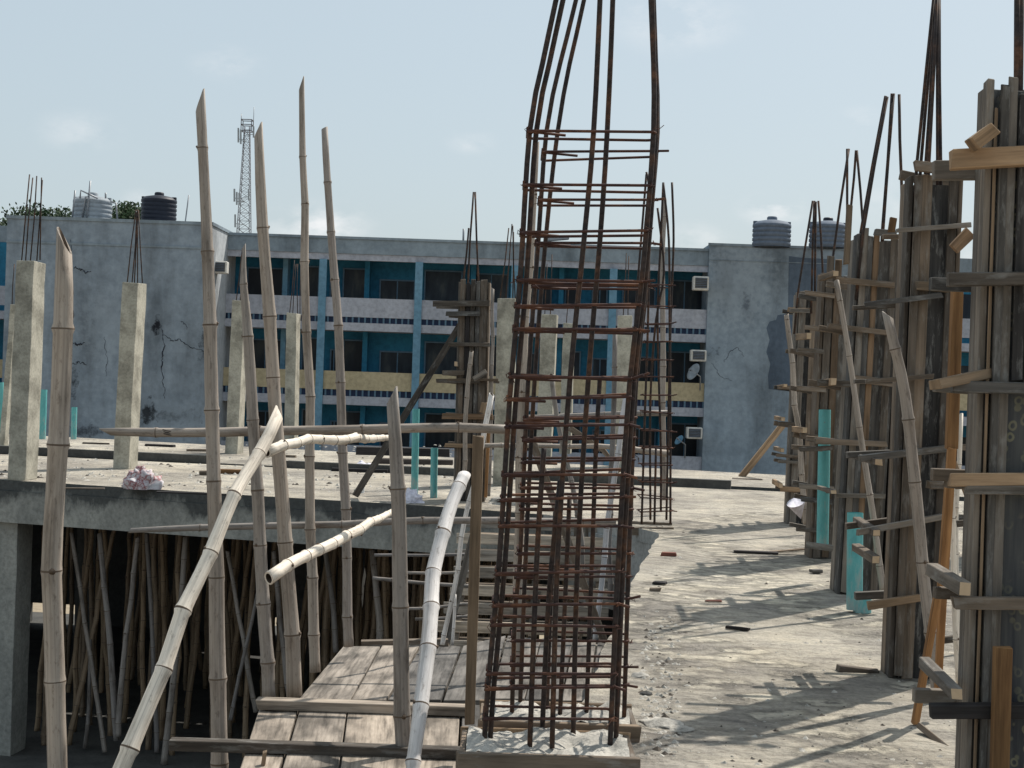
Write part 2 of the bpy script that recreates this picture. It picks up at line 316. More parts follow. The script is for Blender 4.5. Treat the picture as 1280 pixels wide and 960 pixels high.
# ------------------------------------------------------------------ mesh helpers
BASE = {}
class MB:
    def __init__(s): s.v = []; s.f = []; s.uv = []; s.mi = []; s.sm = []
    def quadbox(s, c8, u_len, w_len, t_len, mi=0, mend=None):
        o = len(s.v); s.v += [Vector(p) for p in c8]; ru, rv = random.random()*40, random.random()*9
        F6 = [((0, 1, 5, 4), w_len), ((3, 7, 6, 2), w_len), ((0, 4, 7, 3), t_len), ((1, 2, 6, 5), t_len)]
        for idx, hh in F6:
            s.f.append([o+i for i in idx]); s.mi.append(mi); s.sm.append(False)
            # vertex numbers 0-3 at start end, 4-7 at far end
            base = {}; vs = []
            lo = [i for i in idx if i < 4]
            for i in idx:
                u = 0 if i < 4 else u_len
                vv = 0 if (i % 4) == (lo[0] % 4) else hh
                vs.append((ru+u, rv+vv))
            s.uv.append(vs); rv += .37
        for idx in ((0, 3, 2, 1), (4, 5, 6, 7)):
            s.f.append([o+i for i in idx]); s.mi.append(mi if mend is None else mend); s.sm.append(False)
            s.uv.append([(ru, rv), (ru, rv+w_len), (ru+.05, rv+w_len), (ru+.05, rv)])
    def beam(s, p0, p1, w, t, side=None, mi=0, mend=None, jit=0.0):
        """box from p0 to p1, w across `side`-perp direction in view, t along side"""
        p0, p1 = Vector(p0), Vector(p1); ax = (p1-p0); ln = ax.length; ax.normalize()
        side = Vector(side) if side is not None else Vector((0, 1, 0))
        sd_ = side-ax*side.dot(ax)
        if sd_.length < 1e-4: sd_ = ax.orthogonal()
        sd_.normalize(); wd = ax.cross(sd_).normalized()
        c = []
        for p in (p0, p1):
            for a, b_ in ((-1, -1), (1, -1), (1, 1), (-1, 1)):
                q = p+wd*(w/2*a)+sd_*(t/2*b_)
                if jit: q = q+Vector([random.uniform(-jit, jit) for _ in range(3)])+ax*random.uniform(-jit, jit)*2
                c.append(q)
        s.quadbox(c, ln, w, t, mi, mend)
    def box(s, x0, x1, y0, y1, z0, z1, mi=0):
        dx, dy, dz = x1-x0, y1-y0, z1-z0
        if dx >= dy and dx >= dz: s.beam(((x0), (y0+y1)/2, (z0+z1)/2), (x1, (y0+y1)/2, (z0+z1)/2), dz, dy, (0, 1, 0), mi)
        elif dz >= dy: s.beam(((x0+x1)/2, (y0+y1)/2, z0), ((x0+x1)/2, (y0+y1)/2, z1), dx, dy, (0, 1, 0), mi)
        else: s.beam(((x0+x1)/2, y0, (z0+z1)/2), ((x0+x1)/2, y1, (z0+z1)/2), dz, dx, (1, 0, 0), mi)
    def tube(s, pts, rads, n=8, mis=None, cap=True, smooth=True, shift=None, closed=False):
        pts = [Vector(p) for p in pts]; m = len(pts)
        if not hasattr(rads, '__len__'): rads = [rads]*m
        o = len(s.v); ru, rv = random.random()*40, random.random()*9
        t0 = (pts[1]-pts[0]).normalized()
        nx = Vector((1, 0, 0)) if abs(t0.x) < .8 else Vector((0, 0, 1))
        nx = (nx-t0*nx.dot(t0)).normalized(); u = 0
        us = []
        for i in range(m):
            tg = (pts[min(i+1, m-1)]-pts[max(i-1, 0)]).normalized()
            nx = (nx-tg*nx.dot(tg)).normalized(); ny = tg.cross(nx)
            if i: u += (pts[i]-pts[i-1]).length
            us.append(u)
            for k in range(n):
                a = 2*math.pi*k/n
                q = pts[i]+(nx*math.cos(a)+ny*math.sin(a))*rads[i]
                if shift and i in shift:
                    q = q+tg*shift[i](a)
                s.v.append(q)
        r0 = max(rads)
        for i in range(m-1):
            for k in range(n):
                k2 = (k+1) % n
                s.f.append([o+i*n+k, o+i*n+k2, o+(i+1)*n+k2, o+(i+1)*n+k])
                s.mi.append(mis[i] if mis else 0); s.sm.append(smooth)
                c0, c1 = k/n*6.28*r0, (k+1)/n*6.28*r0
                s.uv.append([(ru+us[i], rv+c0), (ru+us[i], rv+c1), (ru+us[i+1], rv+c1), (ru+us[i+1], rv+c0)])
        if cap:
            for i, rev in ((0, True), (m-1, False)):
                idx = [o+i*n+k for k in range(n)]
                if rev: idx = idx[::-1]
                s.f.append(idx); s.mi.append(mis[0] if mis and rev else (mis[-1] if mis else 0)); s.sm.append(False)
                s.uv.append([(ru, rv+k*.01) for k in range(n)])
    def poly(s, pts, mi=0, uvs=None):
        o = len(s.v); s.v += [Vector(p) for p in pts]; s.f.append(list(range(o, o+len(pts)))); s.mi.append(mi); s.sm.append(False)
        s.uv.append(uvs or [(p[0], p[1]+p[2]) for p in pts])
    def prism(s, pts, z0, z1, mi=0, side_mi=None, pick=None):
        n = len(pts); side_mi = mi if side_mi is None else side_mi
        area = sum(pts[i][0]*pts[(i+1) % n][1]-pts[(i+1) % n][0]*pts[i][1] for i in range(n))
        if area < 0: pts = pts[::-1]
        s.poly([(p[0], p[1], z1) for p in pts], mi); s.poly([(p[0], p[1], z0) for p in pts[::-1]], side_mi)
        for i in range(n):
            a, b = pts[i], pts[(i+1) % n]
            s.poly([(a[0], a[1], z0), (b[0], b[1], z0), (b[0], b[1], z1), (a[0], a[1], z1)], pick(a, b) if pick else side_mi)
    def lathe(s, cx, cy, prof, n=28, mi=0):
        o = len(s.v)
        for (r, z) in prof:
            for k in range(n):
                a = 2*math.pi*k/n; s.v.append(Vector((cx+r*math.cos(a), cy+r*math.sin(a), z)))
        for i in range(len(prof)-1):
            for k in range(n):
                k2 = (k+1) % n; s.f.append([o+i*n+k, o+i*n+k2, o+(i+1)*n+k2, o+(i+1)*n+k]); s.mi.append(mi); s.sm.append(True)
                s.uv.append([(k/n, prof[i][1]), ((k+1)/n, prof[i][1]), ((k+1)/n, prof[i+1][1]), (k/n, prof[i+1][1])])
    def build(s, name, mats, parent=None, bevel=0.0, origin=None):
        if not isinstance(mats, (list, tuple)): mats = [mats]
        mats = [M[x] if isinstance(x, str) else x for x in mats]
        if parent is not None: base = BASE[parent.name]
        else: base = Vector(origin) if origin is not None else s.v[0].copy()
        me = bpy.data.meshes.new(name)
        me.from_pydata([v-base for v in s.v], [], s.f)
        ul = me.uv_layers.new(name='UVMap')
        i = 0
        for fuv in s.uv:
            for q in fuv: ul.data[i].uv = q; i += 1
        for m_ in mats: me.materials.append(m_)
        me.polygons.foreach_set('material_index', s.mi); me.polygons.foreach_set('use_smooth', s.sm); me.update()
        o = bpy.data.objects.new(name, me); COL.objects.link(o)
        if parent is not None: o.parent = parent
        else: o.location = base
        BASE[o.name] = base
        if bevel:
            md = o.modifiers.new('bevel', 'BEVEL'); md.width = bevel; md.segments = 1; md.limit_method = 'ANGLE'
        return o
def tag(o, label, cat, group=None):
    o['label'] = label; o['category'] = cat
    if group: o['group'] = group
    return o
def struct(o): o['kind'] = 'structure'; return o
def thing(name, label, cat, loc, group=None):
    o = bpy.data.objects.new(name, None); COL.objects.link(o); o.location = loc; o.empty_display_size = .1
    BASE[o.name] = Vector(loc); return tag(o, label, cat, group)

def spline(pts, step=.05):
    """Catmull-Rom through (x,y,z,r) points"""
    P = [Vector(p) for p in pts]
    P = [P[0]*2-P[1]]+P+[P[-1]*2-P[-2]]; out = []
    for i in range(1, len(P)-2):
        n = max(2, int((P[i+1]-P[i]).xyz.length/step))
        for k in range(n):
            t = k/n; a, b, c, d = P[i-1], P[i], P[i+1], P[i+2]
            out.append(.5*((2*b)+(c-a)*t+(2*a-5*b+4*c-d)*t*t+(3*b-a-3*c+d)*t**3))
    out.append(P[-2]); return out

def bamboo_mb(pts, inter=.32, wob=.35, tip=None, tip0=None, n=12):
    """pts = [(Vector, radius)] from foot to top; hollow cut ends, swollen nodes, slight kinks at nodes"""
    sp = spline([(*p, r) for p, r in pts], .03)
    # arclength
    acc = [0.0]
    for i in range(1, len(sp)): acc.append(acc[-1]+(sp[i].xyz-sp[i-1].xyz).length)
    Lt = acc[-1]
    def ev(s):
        s = min(max(s, 0), Lt); lo = 0
        import bisect
        i = max(0, min(len(acc)-2, bisect.bisect_right(acc, s)-1))
        t = (s-acc[i])/max(1e-6, acc[i+1]-acc[i]); return sp[i].lerp(sp[i+1], t)
    nodes = []; s = random.uniform(.3, .9)*inter
    while s < Lt-.04: nodes.append(s); s += inter*random.uniform(.78, 1.22)
    offs = [Vector([random.uniform(-1, 1) for _ in range(3)]) for _ in nodes]
    def off(s, r):
        if not nodes: return Vector()
        if s <= nodes[0]: return offs[0]*r*wob*(s/nodes[0] if nodes[0] else 0)
        if s >= nodes[-1]: return offs[-1]*r*wob
        for i in range(len(nodes)-1):
            if nodes[i] <= s <= nodes[i+1]:
                t = (s-nodes[i])/(nodes[i+1]-nodes[i]); return (offs[i].lerp(offs[i+1], t))*r*wob
        return Vector()
    S = [(0, 1, 0)]
    prev = 0
    for q in nodes:
        r = ev(q)[3]; h = min(.016, r*.4)
        for f in (.33, .66):
            S.append((prev+(q-h*1.9-prev)*f, random.uniform(.95, .99), 0))
        kf = random.uniform(1.06, 1.17); S += [(q-h*1.8, .99, 0), (q-h*.35, kf, 1), (q+h*.2, kf-.02, 0), (q+h*1.7, random.uniform(.97, 1.02), 0)]; prev = q+h*1.7
    S += [(prev+(Lt-prev)*.5, .985, 0), (Lt, 1.0, 0)]
    S = [a for i, a in enumerate(S) if i == 0 or a[0] > S[i-1][0]+1e-4]
    P, Rr, MI = [], [], []
    for q, k, m_ in S:
        e = ev(q); P.append(e.xyz+off(q, e[3])); Rr.append(e[3]*k); MI.append(m_)
    mb = MB(); shift = {}
    tp = tip if tip is not None else .02; a0 = random.uniform(0, 6.28) if tip is None else tip0 or 0
    m0 = len(P)
    # hollow end: add inner rings
    tg = (P[-1]-P[-2]).normalized()
    P2 = P+[P[-1]+tg*.0005, P[-1]-tg*min(.08, Rr[-1]*2.2)]; R2 = Rr+[Rr[-1]*.72, Rr[-1]*.68]
    # keep frames stable: build outer tube, then inner by hand
    def sh(a): return tp*(.5+.5*math.cos(a-a0))
    mb.tube(P, Rr, n, MI, cap=False, shift={m0-1: sh})
    o = len(mb.v); ring = [mb.v[o-n+k].copy() for k in range(n)]; c = P[-1]
    for k in range(n):
        v = ring[k]; ax = tg*((v-c).dot(tg)); mb.v.append(c+ax+((v-c)-ax)*.74)
    for k in range(n):
        v = ring[k]; ax = tg*((v-c).dot(tg)); mb.v.append(c+((v-c)-ax)*.66-tg*Rr[-1]*1.2)
    for ra, rb, mi in ((o-n, o, 0), (o, o+n, 1)):
        for k in range(n):
            k2 = (k+1) % n; mb.f.append([ra+k, ra+k2, rb+k2, rb+k]); mb.mi.append(mi); mb.sm.append(False); mb.uv.append([(k*.01, 0), (k*.01+.01, 0), (k*.01+.01, .1), (k*.01, .1)])
    mb.f.append([o+n+k for k in range(n)]); mb.mi.append(1); mb.sm.append(False); mb.uv.append([(0, 0)]*n)
    mb.f.append([k for k in range(n)][::-1]); mb.mi.append(1); mb.sm.append(False); mb.uv.append([(0, 0)]*n)
    # bud scars
    for q in nodes:
        if random.random() < .7:
            e = ev(q); a = random.uniform(0, 6.28); tg2 = (ev(q+.02).xyz-ev(q-.02).xyz).normalized()
            nx = tg2.orthogonal().normalized(); ny = tg2.cross(nx); dr = nx*math.cos(a)+ny*math.sin(a)
            b0 = e.xyz+off(q, e[3])+dr*e[3]*.9
            mb.tube([b0, b0+dr*e[3]*.35+tg2*.01], [e[3]*random.uniform(.2, .42), e[3]*.15], 6, [1])
    return mb
def bamboo(label, px, d, m='bamboo', name='bamboo_pole', cat='bamboo pole', group=None, inter=.3, tip=None, tip0=None, wob=.35, n=12):
    """px = [(x, y, width_px)(, depth)] along the pole"""
    pts = []
    for q in px:
        dd = q[3] if len(q) > 3 else d
        pts.append((at(q[0], q[1], dd), q[2]/2/ppm(dd)))
    o = bamboo_mb(pts, inter, wob, tip, tip0, n).build(name, [m, 'node'])
    return tag(o, label, cat, group)

def board_mb(mb, x0, y0, x1, y1, d, wpx, th, d1=None, mend=None, jit=.003, side=(0, 1, 0)):
    d1 = d1 or d
    mb.beam(at(x0, y0, d), at(x1, y1, d1), wpx/ppm((d+d1)/2), th, side, 0, mend, jit)
def board(label, x0, y0, x1, y1, d, wpx, th, m='b', name='timber_board', cat='board', d1=None, group=None, bevel=.003):
    mb = MB(); board_mb(mb, x0, y0, x1, y1, d, wpx, th, d1)
    return tag(mb.build(name, [m], bevel=bevel), label, cat, group)

G = R(9); U = Vector((math.cos(G), -math.sin(G), 0)); V = Vector((math.sin(G), math.cos(G), 0)); Z = Vector((0, 0, 1))

# ------------------------------------------------------------------ ground and slabs
LOW = -3.7
g = MB(); g.poly([(-900, -200, LOW-.05), (900, -200, LOW-.05), (900, 2500, LOW-.05), (-900, 2500, LOW-.05)])
M['dirt'] = concrete('dry_dirt', (.34, .28, .20), (.22, .18, .13), .8, .3, 4)
struct(g.build('ground', 'dirt'))
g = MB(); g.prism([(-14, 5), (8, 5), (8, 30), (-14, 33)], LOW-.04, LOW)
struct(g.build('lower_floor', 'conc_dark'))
edge_near = [(-1.1, -3), (.385, 7.5), (.56, 8.8), (.86, 11.1), (1.245, 13.8), (1.62, 16.3)]
slabpts = edge_near+[(1.3, 17.0), (.9, 17.75), (-.8, 18.6), (-3.2, 19.3), (-6.8, 20.5), (-13, 22.2)]
# subdivide slab edge for a rough rim
sp_ = []
for i in range(len(slabpts)-1):
    a, b = Vector((*slabpts[i], 0)), Vector((*slabpts[i+1], 0)); n = max(1, int((b-a).length/.25))
    for k in range(n):
        q = a.lerp(b, k/n); j = .018
        sp_.append((q.x+random.uniform(-j, j), q.y+random.uniform(-j, j)))
sp_ += [(-13, 22.2), (-13, 26.9), (6, 22.9), (6, 22.7), (16, 20.6), (16, -3)]
g = MB(); g.prism(sp_, -.14, 0, 0, 1, lambda a, b: 2 if min(a[1], b[1]) > 17.9 and max(a[1], b[1]) < 22.3 else 1)
struct(g.build('floor_slab', ['slab', 'conc_side', 'conc_beam']))
# raised far strip of slab
g = MB(); g.prism([(-13, 27.05), (-.3, 24.45), (2.95, 23.8), (2.9, 24.1), (16, 21.6), (16, 24.5), (4.4, 27.6), (-9, 32.3), (-13, 33.5)], -.14, .012, 0, 1)
struct(g.build('far_floor_slab', ['slab', 'conc_beam']))

def beam_path(pts, w, z0, z1, name, mt, label=None):
    mb = MB()
    for i in range(len(pts)-1):
        a = Vector((*pts[i], (z0+z1)/2)); b = Vector((*pts[i+1], (z0+z1)/2)); d = (b-a).normalized()
        sidev = Vector((d.y, -d.x, 0))
        mb.beam(a-d*(.01 if i else 0), b, z1-z0, w, sidev)
    return mb.build(name, mt)
# edge beams hanging under the slab rim
o = beam_path([(-13, 22.31), (-6.8, 20.61), (-3.2, 19.41), (-.8, 18.71), (.80, 17.93)], .28, -.56, -.142, 'edge_beam', 'conc_beam')
tag(o, 'stained concrete edge beam along the front rim of the left floor slab', 'beam')
o = beam_path([(-.35, 1), (.525, 7.5), (.70, 8.8), (1.0, 11.1), (1.385, 13.8), (1.74, 16.2), (1.62, 16.75), (1.36, 17.12), (.86, 17.9)], .30, -.95, -.142, 'edge_beam', 'conc_side')
tag(o, 'grey concrete edge beam along the stairwell side of the right floor slab', 'beam')
# upstand: shade on the step's face put into a dark colour
mb = MB(); mb.beam((-12.8, 27.05, .07), (-4.9, 25.35, .07), .13, .16, (.2, 1, 0)); tag(mb.build('concrete_curb', 'conc_dark'), 'long concrete kerb coloured dark as a shaded step face, lying across the left slab behind the pillars', 'kerb')
mb = MB(); mb.beam((-3.6, 25.0, .06), (-.6, 24.35, .06), .11, .16, (.2, 1, 0)); tag(mb.build('concrete_curb', 'conc_dark'), 'short kerb coloured dark as a shaded step face on the slab behind the turquoise pipes', 'kerb')
mb = MB(); mb.beam((.1, 24.15, .065), (3.4, 23.5, .065), .13, .18, (.2, 1, 0)); tag(mb.build('concrete_curb', 'conc_dark'), 'kerb coloured dark as a shaded step face on the slab to the right of the rebar cages', 'kerb')

# lower storey pillar at left plus others beneath
def pillar(x, y, z0, z1, w, dd, label, mt='conc_beam', g_=G, name='concrete_pillar', group=None, lean=(0, 0), bars=None, patches=True):
    t = MB(); u = Vector((math.cos(g_), -math.sin(g_), 0)); v = Vector((math.sin(g_), math.cos(g_), 0))
    n = 9; rings = []
    o = len(t.v)
    for i in range(n+1):
        z = z0+(z1-z0)*i/n; c = Vector((x+lean[0]*i/n, y+lean[1]*i/n, z))
        for a, b in ((0, 0), (1, 0), (1, 1), (0, 1)):
            j = .006
            p = c+u*(w*a)+v*(dd*b)+Vector((random.uniform(-j, j), random.uniform(-j, j), random.uniform(-.012, .012) if i == n else 0)); t.v.append(p)
    for i in range(n):
        for k in range(4):
            k2 = (k+1) % 4; t.f.append([o+i*4+k, o+i*4+k2, o+i*4+4+k2, o+i*4+4+k]); t.mi.append(0); t.sm.append(False); t.uv.append([(0, 0), (.2, 0), (.2, .3), (0, .3)])
    t.f.append([o+n*4+k for k in range(4)]); t.mi.append(0); t.sm.append(False); t.uv.append([(0, 0)]*4)
    t.f.append([o+k for k in (3, 2, 1, 0)]); t.mi.append(0); t.sm.append(False); t.uv.append([(0, 0)]*4)
    ob = t.build(name, mt, origin=(x, y, z0), bevel=.006)
    tag(ob, label, 'pillar', group)
    for bp in (bars or []):
        b = MB(); b.tube(bp, .009, 6); b.build('starter_bar', 'rust', ob)
    return ob
pillar(-6.95, 20.62, LOW, -.56, .42, .45, 'thick concrete pillar of the lower storey at the left edge of the photo')
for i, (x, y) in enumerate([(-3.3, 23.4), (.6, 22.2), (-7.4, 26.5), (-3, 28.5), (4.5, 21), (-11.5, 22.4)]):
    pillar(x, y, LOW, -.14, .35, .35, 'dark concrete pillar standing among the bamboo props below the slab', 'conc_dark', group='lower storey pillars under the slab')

# ------------------------------------------------------------------ concrete pillars on the slab with starter bars
def topbars(pxs, d):
    return [[at(x0, y0, d), at((x0+x1)/2+random.uniform(-1, 1), (y0+y1)/2, d), at(x1, y1, d)] for (x0, y0, x1, y1) in pxs]
def cpillar(xf, yb, wpx, yt, xt, label, bars, ratio=1.35):
    """front-left base corner pixel, width px, top y, top-left x"""
    p = gnd(xf, yb); d = p.y; w = wpx/ppm(d)
    top = at(xt, yt, d); h = top.z
    pl = pillar(p.x, p.y, 0, h, w, w*1.7, label, 'conc_col', R(5), group='bare concrete pillars on the left slab', lean=(top.x-p.x, 0), bars=topbars(bars, d+.15))
    return pl
cpillar(9, 600, 23, 325, 20, 'nearest bare concrete pillar on the slab, standing at the left edge with five straight bars',
        [(27, 326, 37, 218), (32, 326, 41, 222), (38, 326, 46, 220), (50, 325, 52, 222), (46, 326, 53, 225)])
cpillar(141, 586, 20, 353, 153, 'bare concrete pillar with bars drawn together to a point, rust patch on its left edge',
        [(159, 354, 170, 262), (165, 354, 171, 265), (168, 354, 172, 262), (172, 354, 172, 270), (178, 354, 173, 263)])
cpillar(281, 568, 16, 375, 290, 'slim concrete pillar half hidden behind two leaning bamboo poles', [(295, 378, 303, 310), (300, 378, 304, 315)])
cpillar(355, 553, 13, 391, 358, 'slim concrete pillar with faint thin bars above it and a lit right side', [(362, 392, 368, 325), (366, 392, 370, 330), (372, 392, 372, 330), (375, 392, 376, 335)])
cpillar(616, 607, 22, 372, 622, 'tall concrete pillar just left of the rebar cages, with thin bars leaning together on top', [(625, 374, 636, 285), (632, 374, 640, 280), (641, 374, 641, 282), (644, 374, 642, 290)])
cpillar(669, 574, 19, 393, 677, 'concrete pillar seen through the left half of the rebar cage, bright strip on its right side', [(681, 394, 684, 330), (688, 394, 690, 318)])
cpillar(699, 567, 14, 404, 704, 'narrow far concrete pillar seen through the middle of the rebar cage', [(708, 405, 711, 350)])
cpillar(768, 585, 18, 394, 772, 'concrete pillar seen through the right edge of the rebar cage', [(779, 394, 783, 316), (785, 394, 786, 320)])
cpillar(-2, 560, 7, 380, 13, 'narrow pale pillar peeking from behind the nearest left pillar', [(15, 381, 18, 330)])

# ------------------------------------------------------------------ far building
YB = 62.0
def bx(px, py=320, d=YB): return at(px, py, d).x
BL = thing('apartment_building', 'long three-storey building with blue piers, yellow balcony wall and grey end blocks', 'building', (0, YB, LOW))
dk = (.055, .065, .075)
M['wall_left'] = facade_mat('weathered_left_wall', (.26, .31, .365), [
    (at(196, 408, 58.7), (.35, 9, .5), (.012, .014, .02), .35, 1), (at(92, 475, 58.7), (.5, 9, 1.9), (.02, .025, .03), .62, .9),
    (at(185, 515, 58.7), (.6, 9, .95), (.02, .024, .03), .42, 1), (at(258, 430, 58.7), (.5, 9, 1.5), (.02, .025, .03), .42, .95),
    (at(215, 520, 58.7), (2.6, 9, .6), (.05, .06, .07), .5, .6), (at(140, 410, 58.7), (1.3, 9, 1.6), (.30, .34, .38), .0, .25),
    (at(110, 540, 58.7), (1.2, 9, .45), (.03, .035, .045), .4, .8), (at(280, 480, 58.7), (.5, 9, 2.2), (.02, .025, .03), .4, .85)])
M['wall_right'] = facade_mat('weathered_right_wall', (.26, .315, .37), [
    (at(935, 350, 58.7), (1.8, 9, 2.2), (.34, .38, .42), .0, .3), (at(948, 375, 58.7), (.28, 9, .8), (.09, .11, .14), .25, .8), (at(905, 440, 58.7), (.8, 9, .55), (.07, .09, .11), .45, .75)])
M['wall_patch'] = facade_mat('damp_patch_paint', (.11, .145, .195), [])
M['wall_side'] = facade_mat('sunlit_side_wall', (.46, .48, .50), [])
M['wall_mid'] = facade_mat('parapet_paint', (.24, .29, .335), [])
YL = 58.7; YR = 61.85
xl0, xl1 = at(5, 400, YL).x, at(265, 284, YL).x
xr0, xr1 = at(887, 304, YR).x, at(1082, 320, YR).x
TOPZ = at(245, 279, YL).z
def wbox(name, mt, x0, x1, y0, y1, z0, z1, parent=None, bevel=0):
    mb = MB(); mb.box(x0, x1, y0, y1, z0, z1); return mb.build(name, mt, parent or BL, bevel)
m_ = MB(); m_.prism([(xl0, YL), (xl1, YL), (xl1, 72), (xl0, 72)], LOW, TOPZ, 0, 0)
# right side gets a lighter colour standing for sunlight on it
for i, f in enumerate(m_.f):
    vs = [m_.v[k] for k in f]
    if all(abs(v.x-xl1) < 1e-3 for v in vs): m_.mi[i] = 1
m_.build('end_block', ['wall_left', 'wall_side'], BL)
mb = MB()
for (x0, x1) in ((xl0, xl1), ): mb.box(x0-.05, x1+.05, YL-.05, YL-.003, TOPZ-.06, TOPZ+.06); mb.box(x0-.02, x1+.02, YL-.035, YL-.003, TOPZ-.98, TOPZ-.90)
mb.box(xl1+.003, xl1+.05, YL, 72, TOPZ-.06, TOPZ+.06)
mb.build('coping', 'wall_mid', BL)
m_ = MB(); m_.prism([(xr0, YR), (xr1, YR), (xr1, 72), (xr0, 72)], LOW, at(940, 307, YR).z, 0, 0); m_.build('end_block', ['wall_right'], BL)
zr = at(940, 307, YR).z
mb = MB(); mb.box(xr0-.05, xr1+.05, YR-.05, YR-.003, zr-.05, zr+.05); mb.box(xr0-.01, xr1+.02, YR-.02, YR-.003, zr-.64, zr-.61)
mb.build('coping', 'wall_mid', BL)
# damp patch outline on the right block, a thin coat of darker paint
pp = [(958, 410), (962, 402), (970, 400), (972, 394), (985, 392), (986, 320), (1000, 322), (1040, 324), (1040, 490), (975, 488), (961, 486), (960, 470), (963, 455), (958, 440), (962, 425)]
mb = MB(); q = [at(x, y, YR-.004) for x, y in pp]; q2 = [v+Vector((0, -.004, 0)) for v in q]
mb.poly(q2[::-1]); 
for i in range(len(q)): mb.poly([q[i], q2[i], q2[(i+1) % len(q)], q[(i+1) % len(q)]])
mb.build('damp_patch', 'wall_patch', BL)
# cracks: thin dark grooves filled with mould on the left block
def crack(pts, w, YL=YL):
    mb = MB(); w *= .55
    P = [at(x, y, YL-.004) for x, y in pts]; Q = []
    for i in range(len(P)-1):
        for k in range(9):
            p = P[i].lerp(P[i+1], k/9); Q.append(p+Vector((random.uniform(-.045, .045), 0, random.uniform(-.045, .045))))
    Q.append(P[-1])
    mb.tube(Q, [max(.005, w*(1-abs(i/len(Q)-.4))*random.uniform(.2, 1.7)) for i in range(len(Q))], 5)
    mb.build('crack', 'black_pl', BL)
crack([(203, 412), (205, 432), (202, 450), (204, 480), (206, 498)], .035)
crack([(204, 418), (215, 426), (222, 424), (240, 434), (262, 440)], .03)
crack([(92, 334), (100, 336), (108, 341), (114, 339)], .04)
crack([(90, 428), (98, 431), (106, 428)], .045); crack([(90, 455), (100, 453), (108, 456)], .03)
crack([(88, 300), (90, 350), (92, 400), (89, 440)], .02)
crack([(130, 420), (134, 455), (132, 470)], .012); crack([(226, 400), (232, 405), (234, 412)], .02)
crack([(905, 452), (912, 440), (922, 434), (930, 446)], .014, YR); crack([(890, 455), (900, 470), (915, 476)], .012, YR)

# centre wing
x0, x1 = xl1+.003, xr0-.003
def zz(y): return 1.6-(y-460)/31.0
wbox('back_wall', 'teal', x0, x1, YB+1.9, YB+2.1, LOW, 6.9)
mb = MB(); mb.box(x0, x1, YB, YB+.2, zz(313), 6.99); mb.box(x0-.01, x1+.01, YB-.06, YB-.003, 6.93, 7.03); mb.build('roof_parapet', 'wall_mid', BL)
wbox('roof_slab', 'conc_beam', x0, x1, YB+.2, 72, 6.3, 6.5)
wbox('roof_beam', 'grey_band', x0, x1, YB+.05, YB+.25, zz(321), zz(313)-.003)
LV = [(368, 392, 399, 409, 'grey_band', 'grey_band'), (460, 483, 491, 502, 'yellow', 'grey_band'), (552, 575, 583, 594, 'grey_band', 'grey_band')]
bays = [283, 402, 522, 642, 765, 885]
for (a, b, c, d_, up, lo) in LV:
    wbox('balcony_wall', up, x0, x1, YB, YB+.12, zz(b), zz(a))
    s = wbox('vent_strip', 'deepblue', x0, x1, YB+.08, YB+.12, zz(c), zz(b)-.003)  # dark strip painted for the shade inside the vent openings
    mb = MB(); x = x0+.1
    while x < x1:
        mb.box(x, x+.07, YB+.005, YB+.078, zz(c)+.002, zz(b)-.005); x += .25
    mb.build('baluster_row', 'frame', s)
    mb = MB(); mb.box(x0, x1, YB-.02, YB+1.9, zz(d_), zz(c)-.003); mb.build('floor_edge', lo, BL)
for i, px in enumerate(bays[1:-1]):
    xc = bx(px, 400); wbox('pier', 'blue', xc-.15, xc+.15, YB-.12, YB-.025, LOW, zz(321))
# openings on the back wall
def opening(px0, px1, y0, y1, kind):
    xa, xb = bx(px0, (y0+y1)/2, YB+1.8), bx(px1, (y0+y1)/2, YB+1.8); za, zb = zz(y1), zz(y0)
    nm = 'window' if kind == 'w' else 'door'
    f = MB(); t = .06
    f.box(xa, xb, YB+1.82, YB+1.895, zb-t, zb); f.box(xa, xb, YB+1.82, YB+1.895, za, za+t)
    f.box(xa, xa+t, YB+1.825, YB+1.895, za+t, zb-t); f.box(xb-t, xb, YB+1.825, YB+1.895, za+t, zb-t)
    if kind == 'w': xm = (xa+xb)/2; f.box(xm-.025, xm+.025, YB+1.83, YB+1.895, za+t, zb-t)
    o = f.build(nm, 'frame', BL)
    p = MB(); p.box(xa+t, xb-t, YB+1.86, YB+1.893, za+t, zb-t); p.build('pane', 'glass', o)
for (a, b, *_r) in LV[:1]: pass
for base in (0, 92, 184):
    for (p0, p1, y0, k) in [(308, 354, 330, 'w'), (376, 399, 326, 'd'), (412, 422, 340, 'w'), (428, 457, 327, 'd'), (474, 519, 340, 'w'), (530, 578, 326, 'd'),
                            (592, 636, 328, 'w'), (656, 690, 336, 'w'), (706, 726, 332, 'd'), (740, 760, 340, 'w'), (778, 820, 336, 'w'), (832, 880, 328, 'w')]:
        opening(p0, p1, y0+base, 384+base if k == 'w' else 388+base, k)
# partitions across the corridor for depth
for px in (356, 458, 590, 700, 830):
    xc = bx(px, 400, YB+1.5); wbox('corridor_fin', 'blue' if px in (356,) else 'teal', xc-.1, xc+.1, YB+1.2, YB+1.897, LOW, 6.2)
